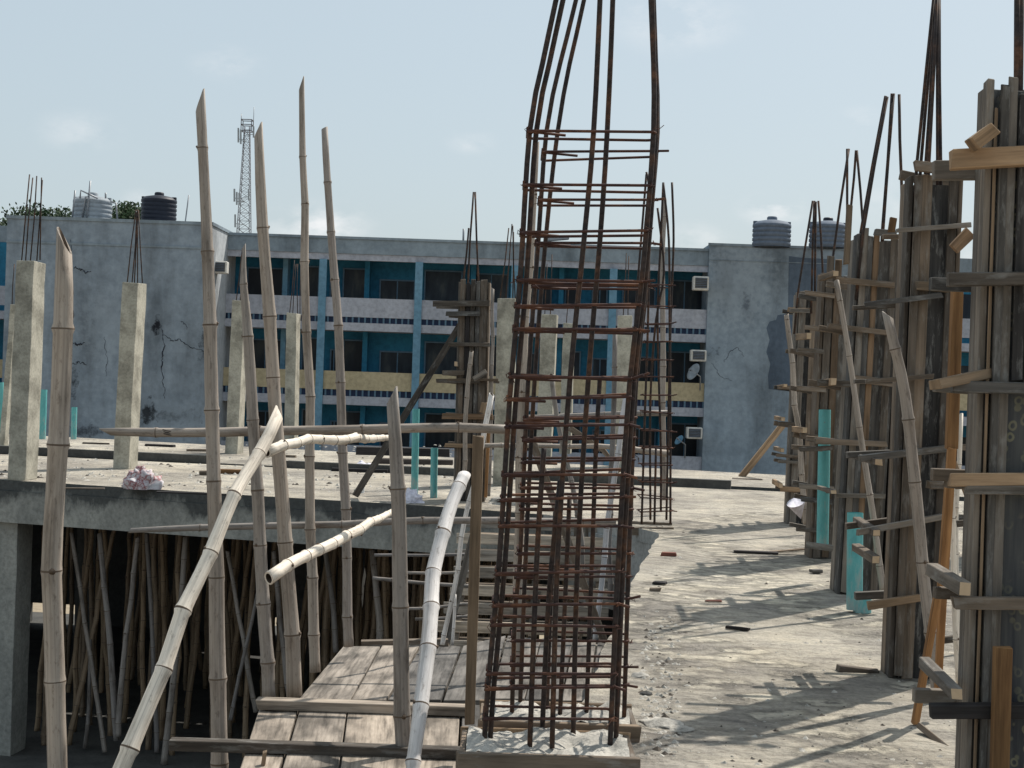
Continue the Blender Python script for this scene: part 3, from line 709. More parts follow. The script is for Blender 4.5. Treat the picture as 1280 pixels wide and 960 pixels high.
# left-hand wing beyond the left block and right-hand wing
for (xa, xb) in ((xl0-9, xl0-.003), (xr1+.003, xr1+14)):
    wbox('side_wing_wall', 'teal', xa, xb, YB+1.9, YB+2.1, LOW, 6.9)
    mb = MB(); mb.box(xa, xb, YB, YB+.2, zz(313), 6.99); mb.build('roof_parapet', 'wall_mid', BL)
    for (a, b, c, d_, up, lo) in LV:
        wbox('balcony_wall', up, xa, xb, YB, YB+.12, zz(b), zz(a)); mb = MB(); mb.box(xa, xb, YB-.02, YB+1.9, zz(d_), zz(c)); mb.build('floor_edge', lo, BL)
    for k in range(3):
        for j in range(2):
            q0 = xa+.8+j*3.2; f = MB(); f.box(q0, q0+1.4, YB+1.86, YB+1.893, zz(390+92*k), zz(334+92*k)); f.build('window', 'glass', BL)
# metal sheet leaning on the roof
mb = MB(); mb.beam(at(682, 300, YB+1), at(711, 297.5, YB+1), .10, .6, (0, 1, 0)); tag(mb.build('roof_sheet', 'steel'), 'small metal sheet lying on the flat roof above the rebar cage', 'metal sheet')
mb = MB(); mb.tube([at(579, 305, YB+1), at(579.5, 286, YB+1)], .04, 6); tag(mb.build('vent_pipe', 'steel'), 'short vent pipe standing on the roof edge of the middle wing', 'pipe')

def ac_unit(x0, y0, x1, y1, d, label):
    a, b = at(x0, y0, d), at(x1, y1, d); t = thing('air_conditioner', label, 'air conditioner', (a.x, d, b.z), 'air conditioners on the far building')
    mb = MB(); mb.box(a.x, b.x, d, d+.5, b.z, a.z); mb.build('case', 'ac', t, .03)
    mb = MB(); w = b.x-a.x; mb.box(a.x+w*.12, b.x-w*.12, d-.02, d-.003, b.z+(a.z-b.z)*.15, a.z-(a.z-b.z)*.12); g_ = mb.build('grille', 'conc_dark', t)
    mb = MB(); n = 6
    for i in range(n):
        z = b.z+(a.z-b.z)*(.2+.65*i/(n-1)); mb.box(a.x+w*.14, b.x-w*.14, d-.035, d-.022, z-.012, z+.012)
    mb.build('slat', 'grey_pl', g_)
ac_unit(867, 345, 886, 363, 61.2, 'air conditioner in the top storey beside the right grey block')
ac_unit(864, 437, 883, 452, 61.2, 'air conditioner in the middle storey beside the satellite dish')
ac_unit(859, 534, 878, 549, 61.2, 'lowest air conditioner, beside the right grey block')
ac_unit(266, 326, 283, 342, 59.6, 'air conditioner on the pale side wall of the left grey block')
def dish(px, py, d, r, label, mt, tilt):
    c = at(px, py, d); t = thing('satellite_dish', label, 'satellite dish', c)
    mb = MB(); prof = [(.001, 0), (r*.35, r*.03), (r*.7, r*.13), (r, r*.28), (r, r*.30), (r*.7, r*.16), (.001, r*.03)]
    mb.lathe(0, 0, prof, 24); rot = Matrix.Rotation(R(tilt), 4, 'Y') @ Matrix.Rotation(R(25), 4, 'X'); mb.v = [c+rot @ v for v in mb.v]; mb.build('reflector', mt, t)
    mb = MB(); f = c+rot @ Vector((0, 0, r*.9)); mb.tube([c+rot @ Vector((0, -r*.9, r*.22)), f], .018, 6); mb.tube([f, f+rot @ Vector((0, 0, -.12))], .04, 8); mb.build('feed_arm', 'steel', t)
    mb = MB(); mb.tube([c, c+Vector((.25, .3, -.15)), c+Vector((.25, .3, -.7))], .03, 6); mb.build('mount', 'steel', t)
dish(869, 466, 61.0, .36, 'pale satellite dish fixed below the middle air conditioner', 'pale_pl', -62)
dish(850, 551, 61.2, .22, 'small blue satellite dish near the lowest air conditioner', 'blue', -50)

# roof tanks
def tank(px0, px1, ytop, ybot, d, label, mt, ribs, capm=None):
    a, b = at(px0, ytop, d), at(px1, ytop, d); r = (b.x-a.x)/2; cx = (a.x+b.x)/2; zt = a.z; zb = at((px0+px1)/2, ybot, d).z
    t = thing('water_tank', label, 'water tank', (cx, d, zb), 'water tanks on the roofs')
    H = zt-zb; prof = [(r*.98, zb)]; n = ribs
    for i in range(n):
        z0_, z1_ = zb+H*i/n, zb+H*(i+1)/n
        prof += [(r*.955, z0_+H/n*.08), (r*.955, z0_+H/n*.2), (r, z0_+H/n*.32), (r, z1_-H/n*.12)]
    prof += [(r*.97, zt), (r*.8, zt+r*.14), (r*.3, zt+r*.24), (.001, zt+r*.24)]
    mb = MB(); mb.lathe(cx, d, prof); mb.build('barrel', mt, t)
    mb = MB(); mb.lathe(cx, d, [(r*.27, zt+r*.22), (r*.27, zt+r*.36), (r*.22, zt+r*.42), (.001, zt+r*.42)], 18); mb.build('lid', capm or mt, t)
    mb = MB()
    for s in (-1, 1): mb.box(cx+s*r*.86-.08, cx+s*r*.86+.08, d-.08, d+.08, zt, zt+r*.16)
    mb.build('lifting_lug', mt, t)
    return t, cx, r, zt
tank(941, 989, 280, 309, 60, 'grey water tank with pale shoulders on the right block, the left of two', 'grey_pl', 5)
tank(1012, 1058, 281, 310, 60, 'grey water tank on the right block, partly hidden behind the timber formwork', 'grey_pl', 5, 'black_pl')
tank(177, 221, 249, 281, 61, 'black ribbed water tank on the left block roof', 'black_pl', 6)
t_, cx_, r_, zt_ = tank(92, 140, 250, 278, 61, 'pale grey water tank with thin pipes on the left block roof', 'pale_pl', 5)
mb = MB()
for pts in ([(90, 275), (94, 238)], [(108, 276), (113, 226)], [(100, 248), (101, 238), (112, 243), (122, 248)], [(132, 248), (132, 241)], [(138, 252), (145, 254), (147, 276)], [(103, 272), (107, 246), (112, 246)]):
    mb.tube([at(x, y, 60.2) for x, y in pts], .035, 6)
mb.build('pipe', 'steel', t_)
mb = MB(); mb.tube([at(231, 282, 60), at(236, 244, 60)], .025, 6); tag(mb.build('antenna_rod', 'steel'), 'thin bare rod leaning on the left block roof beside the black tank', 'rod')

# trees behind the left block
def tree(px, ybase, ytop, rx, d, label, seed):
    random.seed(seed); c = at(px, ybase, d); zt = at(px, ytop, d).z; t = thing('leafy_tree', label, 'tree', (c.x, d, LOW), 'trees behind the left block')
    mb = MB(); mb.tube([(c.x, d, LOW), (c.x+.1, d, LOW+4), (c.x-.1, d, zt-2)], [.3, .24, .12], 8)
    for i in range(6):
        a = i*1.05; mb.tube([(c.x, d, zt-3.5+i*.2), (c.x+math.cos(a)*rx*.7, d+math.sin(a)*1.2, zt-1)], [.1, .03], 6)
    mb.build('trunk', 'b', t)
    mb = MB()
    cl_ = [Vector((c.x+random.uniform(-rx, rx), d+random.uniform(-1.5, 1.5), zt-random.uniform(.2, 3.2))) for _ in range(26)]
    for _ in range(6500):
        q = random.choice(cl_)+Vector([random.gauss(0, .36) for _ in range(3)])
        if q.z > zt: q.z = zt-random.random()*.4
        a = Vector([random.gauss(0, 1) for _ in range(3)]).normalized(); b = a.orthogonal().normalized(); s = random.uniform(.07, .13)
        mb.poly([q, q+a*s+b*s*.5, q+a*s*2, q+a*s-b*s*.5])
    mb.build('crown', 'leaf', t)
tree(30, 280, 259, 1.1, 76, 'low tree crown showing above the left end of the grey roof', 1)
tree(76, 280, 256, 1.2, 76, 'dark tree crown just left of the pale roof tank', 2)
tree(153, 280, 256, .85, 76, 'small tree crown between the pale tank and the black tank', 3)
random.seed(5)

# lattice mast
def mast():
    d = 125; b = at(304, 290, d); s = 1/ppm(d); ztop = at(309, 158, d).z; cx, cxt = at(305, 290, d).x, at(309, 158, d).x
    t = thing('cell_tower', 'distant lattice telephone mast with panel antennas between two bamboo poles', 'mast', (cx, d, LOW))
    z0 = LOW; w0, w1 = .8, .32; mb = MB()
    def cen(z): return cx+(cxt-cx)*(z-b.z)/(ztop-b.z)
    def wd(z): return (w0+(w1-w0)*(z-b.z)/(ztop-b.z))
    cor = [(-1, -1), (1, -1), (1, 1), (-1, 1)]
    for a, c in cor: mb.tube([(cen(z)+a*wd(z)/1.6, d+c*wd(z)/1.6, z) for z in (z0, ztop)], .028, 5)
    z = z0
    while z < ztop-.3:
        h = max(.5, wd(z)*.85); z2 = min(z+h, ztop)
        for k in range(4):
            a, c = cor[k], cor[(k+1) % 4]
            p = lambda q, z_: (cen(z_)+q[0]*wd(z_)/1.6, d+q[1]*wd(z_)/1.6, z_)
            mb.tube([p(a, z), p(c, z2)],   .014, 4); mb.tube([p(c, z), p(a, z2)],   .014, 4); mb.tube([p(a, z2), p(c, z2)],   .014, 4)
        z = z2
    mb.build('lattice', 'mast', t)
    mb = MB(); 
    for a, c in ((-1, -1), (1, -1), (1, 1), (-1, 1)): mb.beam((cxt+a*.42, d+c*.42, ztop-.4), (cxt+(-c)*.6*1.0 if False else cxt+a*.42, d+c*.42, ztop+.5), .06, .06)
    for zc in (ztop-.4, ztop+.1, ztop+.5):
        for k in range(4):
            a, c = cor[k], cor[(k+1) % 4]; mb.beam((cxt+a[0]*.42, d+a[1]*.42, zc), (cxt+c[0]*.42, d+c[1]*.42, zc), .06, .06, (0, 0, 1))
    mb.build('platform', 'mast', t)
    for i, (px, y0, y1) in enumerate([(298, 160, 178), (301, 162, 180), (317, 158, 172), (293, 236, 252), (296, 240, 256), (311, 236, 250), (294, 268, 284), (299, 241, 255)]):
        mb = MB(); a, c = at(px, y1, d-.8), at(px, y0, d-.8); mb.beam(a, c, .13, .1); mb.tube([a+Vector((0, .2, .3)), (cen(a.z), d-.2, a.z+.3)], .03, 4); mb.build('antenna_panel', 'pale_pl', t)
    mb = MB(); mb.tube([(cxt-.5, d, ztop), (cxt-.5, d, ztop+1)], .03, 5); mb.tube([(cxt+.5, d, ztop), (cxt+.5, d, ztop+1.6)], .025, 5); mb.build('whip_aerial', 'steel', t)
mast()

# ------------------------------------------------------------------ bamboo props below the left slab
PROPL = 'bamboo prop in the dark crowd holding up the underside of the slab'
protos = []
random.seed(21)
for k in range(7):
    h = 3.5
    a = random.uniform(-.12, .12); b = random.uniform(-.1, .1)
    pts = [(Vector((0, 0, 0)), .042), (Vector((a*.6+random.uniform(-.12, .12), b*.5, h*.4)), .038), (Vector((a+random.uniform(-.08, .08), b, h*.75)), .033), (Vector((a*1.2, b, h)), .028)]
    o = bamboo_mb(pts, .36, .5, n=8).build('bamboo_prop', ['bamboo_prop', 'node'], origin=(0, 0, 0)); protos.append(o)
    o.location = (-6+k*1.0, 22.5, LOW); tag(o, PROPL, 'bamboo prop', 'bamboo props under the left slab')
cnt = 0
for j in range(11):
    for i in range(17):
        x = -6.35+i*.46+random.uniform(-.2, .2)-.12*j; y = 20.75+j*.62+random.uniform(-.25, .25)+(.33*-(x+1) if x < -1 else 0)*.35
        if (x > 1.0 and y < 21) or random.random() < .2: continue
        o = protos[cnt % 7].copy(); COL.objects.link(o); cnt += 1
        o.location = (x, y, LOW); o.rotation_euler = (random.uniform(-.035, .035), random.choice([random.uniform(-.05, .05), random.uniform(-.05, .05), random.uniform(-.16, .16)]), random.uniform(0, 6.28))
# named front props, lit enough to tell apart
def fprop(label, x0, y0, x1, y1, d, w, m='bamboo_grey'):
    bamboo(label, [(x0, y0, w*1.1), ((x0*2+x1)/3+random.uniform(-3, 3), (y0*2+y1)/3, w), (x1, y1, w*.85)], d, m, 'bamboo_prop', 'bamboo prop', 'bamboo props under the left slab', .4, n=10)
fprop('pale bamboo prop under the slab, curving left of the second leaning prop', 146, 925, 124, 668, 20.6, 8)
fprop('pale bamboo prop under the slab leaning right behind the sunlit diagonal pole', 148, 920, 172, 672, 20.5, 7)
fprop('thin bamboo prop crossing behind the widest front pole', 131, 940, 90, 668, 20.8, 6)
fprop('bamboo prop leaning steeply to the left of the dark doorway centre', 106, 935, 112, 800, 21, 5)
fprop('bamboo prop behind the middle of the sunlit diagonal pole', 196, 940, 184, 668, 20.9, 6)
fprop('bamboo prop rising behind the second tall front pole', 205, 955, 232, 672, 20.4, 8)
fprop('short slanting bamboo prop left of the plank ramp', 288, 900, 322, 740, 20.2, 5)
fprop('bamboo prop leaning left, seen between the two poles left of the ramp', 320, 890, 284, 690, 20.4, 6)
fprop('bamboo prop between the third and fourth front poles', 362, 870, 342, 690, 20.2, 7)
fprop('bamboo prop right of the fourth front pole', 420, 815, 404, 668, 20.2, 7)
fprop('upright bamboo prop left of the pointed middle post', 474, 815, 466, 690, 19.6, 9)

# dark walls added to keep daylight out of the lower storey
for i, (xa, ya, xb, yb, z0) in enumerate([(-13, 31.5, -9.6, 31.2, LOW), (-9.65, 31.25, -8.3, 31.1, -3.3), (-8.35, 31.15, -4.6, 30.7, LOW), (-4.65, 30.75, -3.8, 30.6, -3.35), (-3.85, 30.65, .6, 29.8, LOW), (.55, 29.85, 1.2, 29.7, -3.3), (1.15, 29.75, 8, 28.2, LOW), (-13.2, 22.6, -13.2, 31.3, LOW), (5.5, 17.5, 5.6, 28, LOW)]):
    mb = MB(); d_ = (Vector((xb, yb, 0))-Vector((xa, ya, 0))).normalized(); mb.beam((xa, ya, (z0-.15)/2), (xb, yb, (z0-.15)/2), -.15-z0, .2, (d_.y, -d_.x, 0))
    tag(mb.build('shade_wall', 'conc_dark'), 'dark blank wall panel added to darken the storey below the slab', 'wall', 'added dark walls below the slab')
# low pale wall added to stand in for a second light patch
mb = MB(); mb.box(-30, 12, 52, 52.3, LOW, LOW+1.5); tag(mb.build('light_patch_wall', 'conc_col'), 'low pale wall added as a light patch beyond the props', 'wall')

# ------------------------------------------------------------------ plank ramp
def ramp_():
    t = thing('plank_ramp', 'walkway of bleached planks with cross cleats going down in front of the rebar cages', 'ramp', (-.8, 8, -1))
    def rz(d): return -.40-.045*(d-9)
    # planks: pixel of near and far ends of the left edges
    lower = [(292, 975, 322, 884), (345, 975, 373, 884), (421, 975, 434, 884), (508, 975, 513, 884), (570, 975, 575, 884), (636, 975, 628, 884), (706, 975, 690, 884), (752, 975, 742, 884)]
    upper = [(369, 875, 428, 806), (437, 875, 476, 806), (482, 875, 528, 802), (551, 875, 576, 808), (610, 875, 632, 795), (655, 875, 676, 800), (700, 875, 716, 800), (735, 875, 745, 800), (765, 875, 770, 805)]
    def edge(e, zoff):
        a = gnd(e[0], e[1], -.42+zoff); b = gnd(e[2], e[3], -.60+zoff) ; return a, b
    for S, zo, ends in ((lower, -.0, (-.38, -.42)), (upper, 0, (-.42, -.56))):
        for i in range(len(S)-1):
            a0, b0 = gnd(S[i][0], S[i][1], ends[0]), gnd(S[i][2], S[i][3], ends[1]); a1, b1 = gnd(S[i+1][0], S[i+1][1], ends[0]), gnd(S[i+1][2], S[i+1][3], ends[1])
            gp = .008+random.uniform(0, .012); w = (a1-a0).normalized()
            a0 = a0+w*gp; b0 = b0+w*gp; fwd = (b0-a0).normalized()*random.uniform(-.12, .06); b0 = b0+fwd; b1 = b1+fwd
            th = Vector((0, 0, -.035)); mb = MB(); dz = Vector((0, 0, random.uniform(-.008, .012)))
            # long axis a->b ; vertex order 0..3 at a end
            mb.quadbox([a0+dz, a1+dz, a1+th+dz, a0+th+dz, b0+dz, b1+dz, b1+th+dz, b0+th+dz], (b0-a0).length, (a1-a0).length, .035)
            mb.build('plank', 'w', t, .004)
    for (xa, ya, xb, yb, z, h) in [(320, 883, 592, 888, -.385, .062), (209, 937, 578, 938, -.37, .06)]:
        a, b = gnd(xa, ya, z), gnd(xb, yb, z); b = Vector((b.x, (a.y+b.y)/2, z)); a = Vector((a.x, (a.y+b.y)/2+.03, z))
        mb = MB(); mb.beam(a+Z*.01, b+Z*.01, .06, .09, (0, 1, 0), 0, None, .004); mb.build('cleat', 'b' if ya > 900 else 'w', t, .004)
    # bearers under the planks
    for x in (-1.05, -.2, .35):
        mb = MB(); mb.beam((x-.1, 7.0, -.47), (x+.25, 12.3, -.66), .10, .08, (1, 0, 0)); mb.build('bearer', 'b', t)
    for (x, y) in ((-1.1, 7.6), (-.9, 11.8), (.2, 7.6), (.45, 11.8)):
        mb = MB(); mb.tube([(x, y, LOW), (x+.03, y, -.56)], .05, 10); mb.build('support_post', 'bamboo_prop', t)
    mb = MB(); a = at(470, 815, 11.6); board_mb(mb, 452, 806, 560, 803, 12.2, 10, .1); mb.build('end_board', 'b', t)
    mb = MB(); board_mb(mb, 326, 975, 331, 940, 7.7, 5, .04); mb.build('peg', 't', t)
ramp_()

# ------------------------------------------------------------------ stair formwork
def stair():
    t = thing('stair_formwork', 'timber stair formwork of cross boards with dark gaps rising to the slab', 'stair formwork', (.4, 15.6, -1.5))
    n = 9; top = Vector((.42, 17.55, -.02))
    for i in range(n):
        z = top.z-.158*i; y = top.y-.255*i; xa = -.50-.03*i+random.uniform(-.05, .05); xb = 1.28-.035*i+random.uniform(-.04, .02)
        mb = MB(); mb.beam((xa, y, z-.055), (xb, y-.02, z-.055+random.uniform(-.015, .015)), .118, .03, (0, 1, 0), 0, None, .004); mb.build('riser_board', 'rs', t, .003)
        mb = MB(); mb.beam((xa+.1, y+.13, z-.20), (xb-.1, y+.13, z-.20), .02, .20, (0, 1, 0)); mb.build('soffit_board', 'b', t)
    for x in (-.42, .35, 1.05):
        mb = MB(); mb.beam((x, 17.5, -.22), (x-.1, 15.3, -1.62), .12, .05, (1, 0, 0)); mb.build('stringer', 'b', t)
        mb = MB(); mb.tube([(x-.05, 16.2, LOW), (x-.05, 16.2, -1.25)], .045, 8); mb.build('support_post', 'bamboo_prop', t)
    # upright pegs between the boards
    for k in range(14):
        i = random.randint(0, 6); x = random.uniform(-.3, 1.1); z = top.z-.158*i; y = top.y-.255*i
        mb = MB(); mb.beam((x, y-.03, z-.28), (x+random.uniform(-.02, .02), y-.03, z-.04), .03, .025); mb.build('peg', 'k' if k % 2 else 'b', t)
stair()

# ------------------------------------------------------------------ rebar cages
def interp(path, y):
    if y >= path[0][1]: i = 0
    else:
        i = len(path)-2
        for k in range(len(path)-1):
            if path[k][1] >= y >= path[k+1][1]: i = k; break
    (xa, ya), (xb, yb) = path[i][:2], path[i+1][:2]
    return xa+(xb-xa)*(y-ya)/(yb-ya)
def cage(t, paths, dep, rad, stir_ys, left, right, dn, df, srad, hook=True, tilt=3):
    for (path, dd) in paths:
        p4 = spline([(*at(x, y, dd), rad) for x, y in path], .15)
        mb = MB(); mb.tube([p.xyz for p in p4], rad, 8); mb.build('bar', 'rust', t)
    for y in stir_ys:
        xl, xr = interp(left, y), interp(right, y)
        A = at(xl-3, y, dn); B = at(xr+3, y+random.uniform(-1, 1)*tilt, dn); rad2 = srad
        D = at(CX+(xl-3-CX), y, dn); dz = random.uniform(-.012, .012)
        Cc = Vector((B.x, df, B.z+dz)); Dd = Vector((A.x, df, A.z-dz))
        ex = Vector((.045, 0, 0)); pts = [A-ex*random.uniform(.2, 1), A, B, Cc, Dd, A+Vector((.0, -.004, .008)), A+Vector((.10, .02, .004))]
        mb = MB()
        if hook: mb.tube([A+Vector((.16, .05, -.006)), A+Vector((-.004, -.01, -.004)), A+Vector((0, 0, -.004))], rad2, 6)
        corners = [A, B, Cc, Dd, A+Vector((0, 0, .012))]
        path = []
        for i, c in enumerate(corners):
            if i in (0, len(corners)-1): path.append(c)
            else:
                pa, pb = corners[i-1], corners[i+1]; r = .02
                path += [c+(pa-c).normalized()*r, c+(pa-c).normalized()*r*.3+(pb-c).normalized()*r*.3, c+(pb-c).normalized()*r]
        mb.tube(path, rad2, 6)
        if random.random() < .5: mb.tube([B, B+Vector((.04, -.05, random.uniform(-.01, .02)))], rad2, 6)
        mb.build('stirrup', 'stir', t)
        if srad > .006 and rad > -1 and random.random() < .8:
            for c0 in (A, B):
                mb = MB(); P0 = [c0+Vector((random.uniform(-.016, .022), random.uniform(-.016, .02), random.uniform(-.014, .014))) for _ in range(6)]; P0.append(P0[-1]+Vector((random.uniform(-.03, .03), -.02, random.uniform(-.03, .02))))
                mb.tube(P0, .0016, 4); mb.build('wire_tie', 'stir', t)

fl = [(605, 940), (609, 870), (624, 700), (637, 500), (650, 350), (662, 165), (678, 80), (695, 0), (728, -160)]
frr = [(762, 945), (773, 700), (787, 480), (799, 380), (808, 290), (817, 165), (817, 80), (815, 0), (812, -160)]
dA, dB = 6.42, 6.60
T1 = thing('rebar_cage', 'front rebar cage of rusty bars and stirrups rising from the nearest timber kicker box', 'rebar cage', at(690, 935, dA), 'twin rebar cages')
def sh(p, a, b=None): return [(x+(a if b is None else a+(b-a)*i/(len(p)-1)), y) for i, (x, y) in enumerate(p)]
fpaths = [(fl, dA), (sh(fl, 7, 9), dA+.03), ([(662, 938), (671, 700), (680, 560)], dA), ([(690, 935), (697, 700), (712, 480), (730, 300), (742, 165), (750, 0), (756, -160)], dA),
          ([(677, 930), (684, 780), (690, 700), (700, 600)], dB),
          ([(716, 938), (722, 700), (735, 480), (750, 300), (759, 165), (766, 0), (770, -160)], dB), (frr, dA), (sh(frr, 7, 1), dA+.03)]
cage(T1, fpaths, dA, .0112, [], fl, frr, dA, dB, .008)
ys = [899, 841, 781, 716, 658, 594, 534, 470, 411, 350, 289, 229, 165, 862, 756, 625, 500, 382]
cage(T1, [], dA, .0, [y+random.uniform(-2, 2) for y in ys], fl, frr, dA-.018, dB+.02, .0061)
rl = [(640, 890), (644, 760), (650, 700), (660, 480), (673, 300), (683, 165), (700, 80), (720, 0), (752, -160)]
rr = [(780, 900), (786, 700), (795, 480), (806, 380), (812, 290), (822, 165), (820, 80), (816, 0), (812, -160)]
dC, dD = 6.98, 7.18
T2 = thing('rebar_cage', 'rear rebar cage standing close behind the front one on the second kicker box', 'rebar cage', at(705, 893, dC), 'twin rebar cages')
rpaths = [(rl, dC), (rr, dC), (sh(rr, -8, -2), dD), ([(650, 885), (657, 700), (668, 480), (682, 300), (697, 165), (712, 80), (730, 0), (758, -160)], dD),
          ([(733, 893), (740, 700), (745, 560), (750, 470)], dC), ([(700, 893), (706, 760), (712, 620)], dC), ([(683, 900), (688, 760), (694, 640)], dD)]
cage(T2, rpaths, dC, .0105, [], rl, rr, dC, dD, .0075)
ys2 = [856, 802, 748, 691, 635, 579, 524, 474, 414, 357, 303, 248, 191, 830, 722, 608, 550]
cage(T2, [], dC, 0, [y+random.uniform(-2, 2) for y in ys2], rl, rr, dC-.018, dD+.02, .00605)

# kicker boxes: timber sides round rough mortar
def kicker(x0, x1, yt, d, depth, label, hpx=30, ext=0):
    a, b = at(x0, yt, d), at(x1, yt, d); zt = (a.z+b.z)/2
    t = thing('kicker_box', label, 'formwork box', (a.x, d, -.02)); h = hpx/ppm(d)
    mb = MB(); mb.beam((a.x, d, zt-h/2), (b.x, d, zt-h/2), h, .03, (0, 1, 0), 0, None, .004); mb.build('side_board', 'b', t, .003)
    mb = MB(); mb.beam((a.x, d+depth, zt-h/2), (b.x, d+depth, zt-h/2), h, .03, (0, 1, 0), 0, None, .004); mb.build('side_board', 't', t, .003)
    for x in (a.x+.02, b.x-.02):
        mb = MB(); mb.beam((x, d+.017, zt-h/2-.01), (x, d+depth-.017, zt-h/2-.01), h, .025, (1, 0, 0)); mb.build('end_board', 'b', t, .003)
    mb = MB(); n, m_ = 40, 16; o = len(mb.v)
    for j in range(m_+1):
        for i in range(n+1):
            x = a.x+.035+(b.x-a.x-.07)*i/n; y = d+.016+(depth-.032)*j/m_
            z = zt-.012+.045*noise.fractal(Vector((x*6, y*6, zt)), 1, 2, 4)+.02*math.sin(math.pi*j/m_); mb.v.append(Vector((x, y, z)))
    for j in range(m_):
        for i in range(n):
            k = o+j*(n+1)+i; mb.f.append([k, k+1, k+n+2, k+n+1]); mb.mi.append(0); mb.sm.append(True); mb.uv.append([(0, 0)]*4)
    mb.build('mortar', 'mortar', t)
kicker(571, 799, 944, 6.24, .46, 'nearest timber kicker box with rough mortar round the front cage bars', 60)
kicker(597, 800, 903, 6.82, .42, 'second timber kicker box behind the nearest one, under the rear cage', 32)

# far cage on the slab corner
T3 = thing('rebar_cage', 'distant rebar cage on the slab corner, just right of the big twin cages', 'rebar cage', at(820, 655, 16.9))
d3 = 16.9
p3 = [([(802, 655), (806, 520), (810, 400), (812, 250), (808, 215)], d3), ([(838, 655), (838, 520), (837, 400), (836, 300), (829, 228)], d3),
      ([(790, 650), (792, 500), (794, 400), (803, 280), (808, 218)], d3+.35), ([(818, 655), (820, 560)], d3), ([(833, 650), (836, 500), (839, 380), (842, 300), (840, 228)], d3+.35),
      ([(826, 640), (826, 560), (822, 400), (826, 300), (829, 230)], d3+.35), ([(813, 650), (813, 500), (820, 400), (830, 340), (822, 260)], d3+.35)]
cage(T3, p3, d3, .013, [640, 622, 602, 581, 560, 538, 515, 494, 471, 449, 427, 405, 382, 355], p3[0][0], p3[1][0], d3-.02, d3+.36, .007, False, 2)
kb = MB(); kb.beam(at(790, 664, 16.75), at(842, 664, 16.75), .085, .05, (0, 1, 0)); tk = tag(kb.build('formwork_board', 'b'), 'short board edging the slab corner at the foot of the distant cage', 'board')
kb = MB(); kb.beam(at(790, 655, 17.2), at(840, 657, 17.2), .06, .03, (0, 1, 0)); tag(kb.build('formwork_board', 'b'), 'thin board behind the bars of the distant cage on the slab corner', 'board')

# ------------------------------------------------------------------ bamboo guard rails near the ramp
gr = 'upright bamboo poles of the guard rail'
bamboo('thick weathered bamboo pole with a split pointed top, leftmost of the near poles', [(78, 1740, 24), (74, 1350, 25), (71, 985, 25), (69, 860, 25), (68, 780, 25), (67, 700, 25), (70, 600, 25), (75, 480, 25), (78, 375, 24), (79, 318, 19)], 7.7, 'bamboo', group=gr, inter=.52, tip=.14, tip0=3.1, n=16, wob=.3)
bamboo('tall bamboo pole with slanting pointed tip rising beside the left grey block', [(296, 1650, 22), (286, 1300, 22), (277, 985, 22), (274, 880, 21), (270, 760, 20), (268, 600, 18), (262, 430, 17), (258, 300, 15), (253, 200, 13), (250, 142, 13)], 8.3, 'bamboo', group=gr, inter=.50, tip=.13, tip0=0, n=14, wob=.25)
bamboo('tall bamboo pole with a slanting cut tip right of the lattice mast', [(368, 870, 20), (361, 760, 19), (353, 620, 18), (342, 480, 17), (333, 330, 15), (327, 220, 13), (325, 172, 11)], 9.6, 'bamboo', group=gr, inter=.48, tip=.10, tip0=0, n=14, wob=.3)
bamboo('tallest bamboo pole of the row, thin with a spiky tip', [(394, 840, 14), (391, 700, 13), (388, 560, 12), (383, 400, 11), (381, 280, 10), (379, 180, 8), (378, 112, 7)], 10.6, 'bamboo', group=gr, inter=.42, tip=.10, tip0=0, wob=.45)
bamboo('thin bamboo pole with a rounded tip, right end of the tall row', [(436, 808, 13), (434, 700, 12), (429, 580, 12), (423, 420, 11), (415, 300, 10), (408, 220, 9), (405, 162, 8)], 11.2, 'bamboo', group=gr, inter=.42, tip=.02, wob=.45)
bamboo('leaning bamboo pole split to a long dark spike at its top', [(336, 872, 17), (329, 780, 17), (323, 660, 16), (317, 560, 15), (312, 470, 14), (307, 400, 12), (303, 352, 9), (305, 308, 3)], 9.4, 'bamboo_grey', group=gr, inter=.42, tip=.02, n=14)
bamboo('weathered grey bamboo post with a pointed split top beside the white diagonal pole', [(508, 985, 21), (505, 900, 21), (501, 760, 20), (499, 640, 19), (495, 560, 17), (491, 503, 15)], 8.0, 'bamboo_grey', group=gr, inter=.55, tip=.09, tip0=0, n=14, wob=.3)
board('square grey timber post standing just left of the rebar cages', 587, 905, 598, 545, 7.9, 13, .05, 't', 'timber_post', 'post')
bamboo('sunlit pale bamboo pole slanting up from the bottom left corner', [(-10, 1330, 22, 6.8), (60, 1165, 22, 7.1), (140, 985, 22, 7.4), (188, 868, 21, 7.6), (246, 730, 19, 7.9), (292, 620, 17, 8.2), (330, 550, 16, 8.5), (344, 520, 15, 8.6)], 8, 'bamboo_pale', group='slanting bamboo braces', inter=.36, tip=.07, tip0=3.1, n=14, wob=.3)
bamboo('thick whitish bamboo pole slanting up beside the timber post, shadows across it', [(514, 990, 17, 7.5), (524, 900, 19, 7.7), (534, 800, 20, 8), (543, 720, 19, 8.3), (562, 640, 18, 8.6), (580, 596, 16, 8.8)], 8, 'bamboo_white', group='slanting bamboo braces', inter=.30, tip=.02, n=14, wob=.25)
bamboo('slender white bamboo stick slanting behind the timber post', [(553, 806, 6), (566, 740, 6), (580, 660, 6), (596, 590, 6), (616, 496, 7)], 11.5, 'bamboo_white', group='slanting bamboo braces', inter=.25, wob=.6)
bamboo('knobbly pale bamboo pole lying level with a hollow dark end facing left', [(486, 547, 7, 10.4), (455, 548, 11, 9.9), (425, 549, 12, 9.5), (390, 549, 12, 9.2), (360, 555, 13, 8.9), (332, 566, 15, 8.7)], 9, 'bamboo_pale', inter=.16, tip=.01, n=14, wob=.28, group='cross poles of the guard rail')
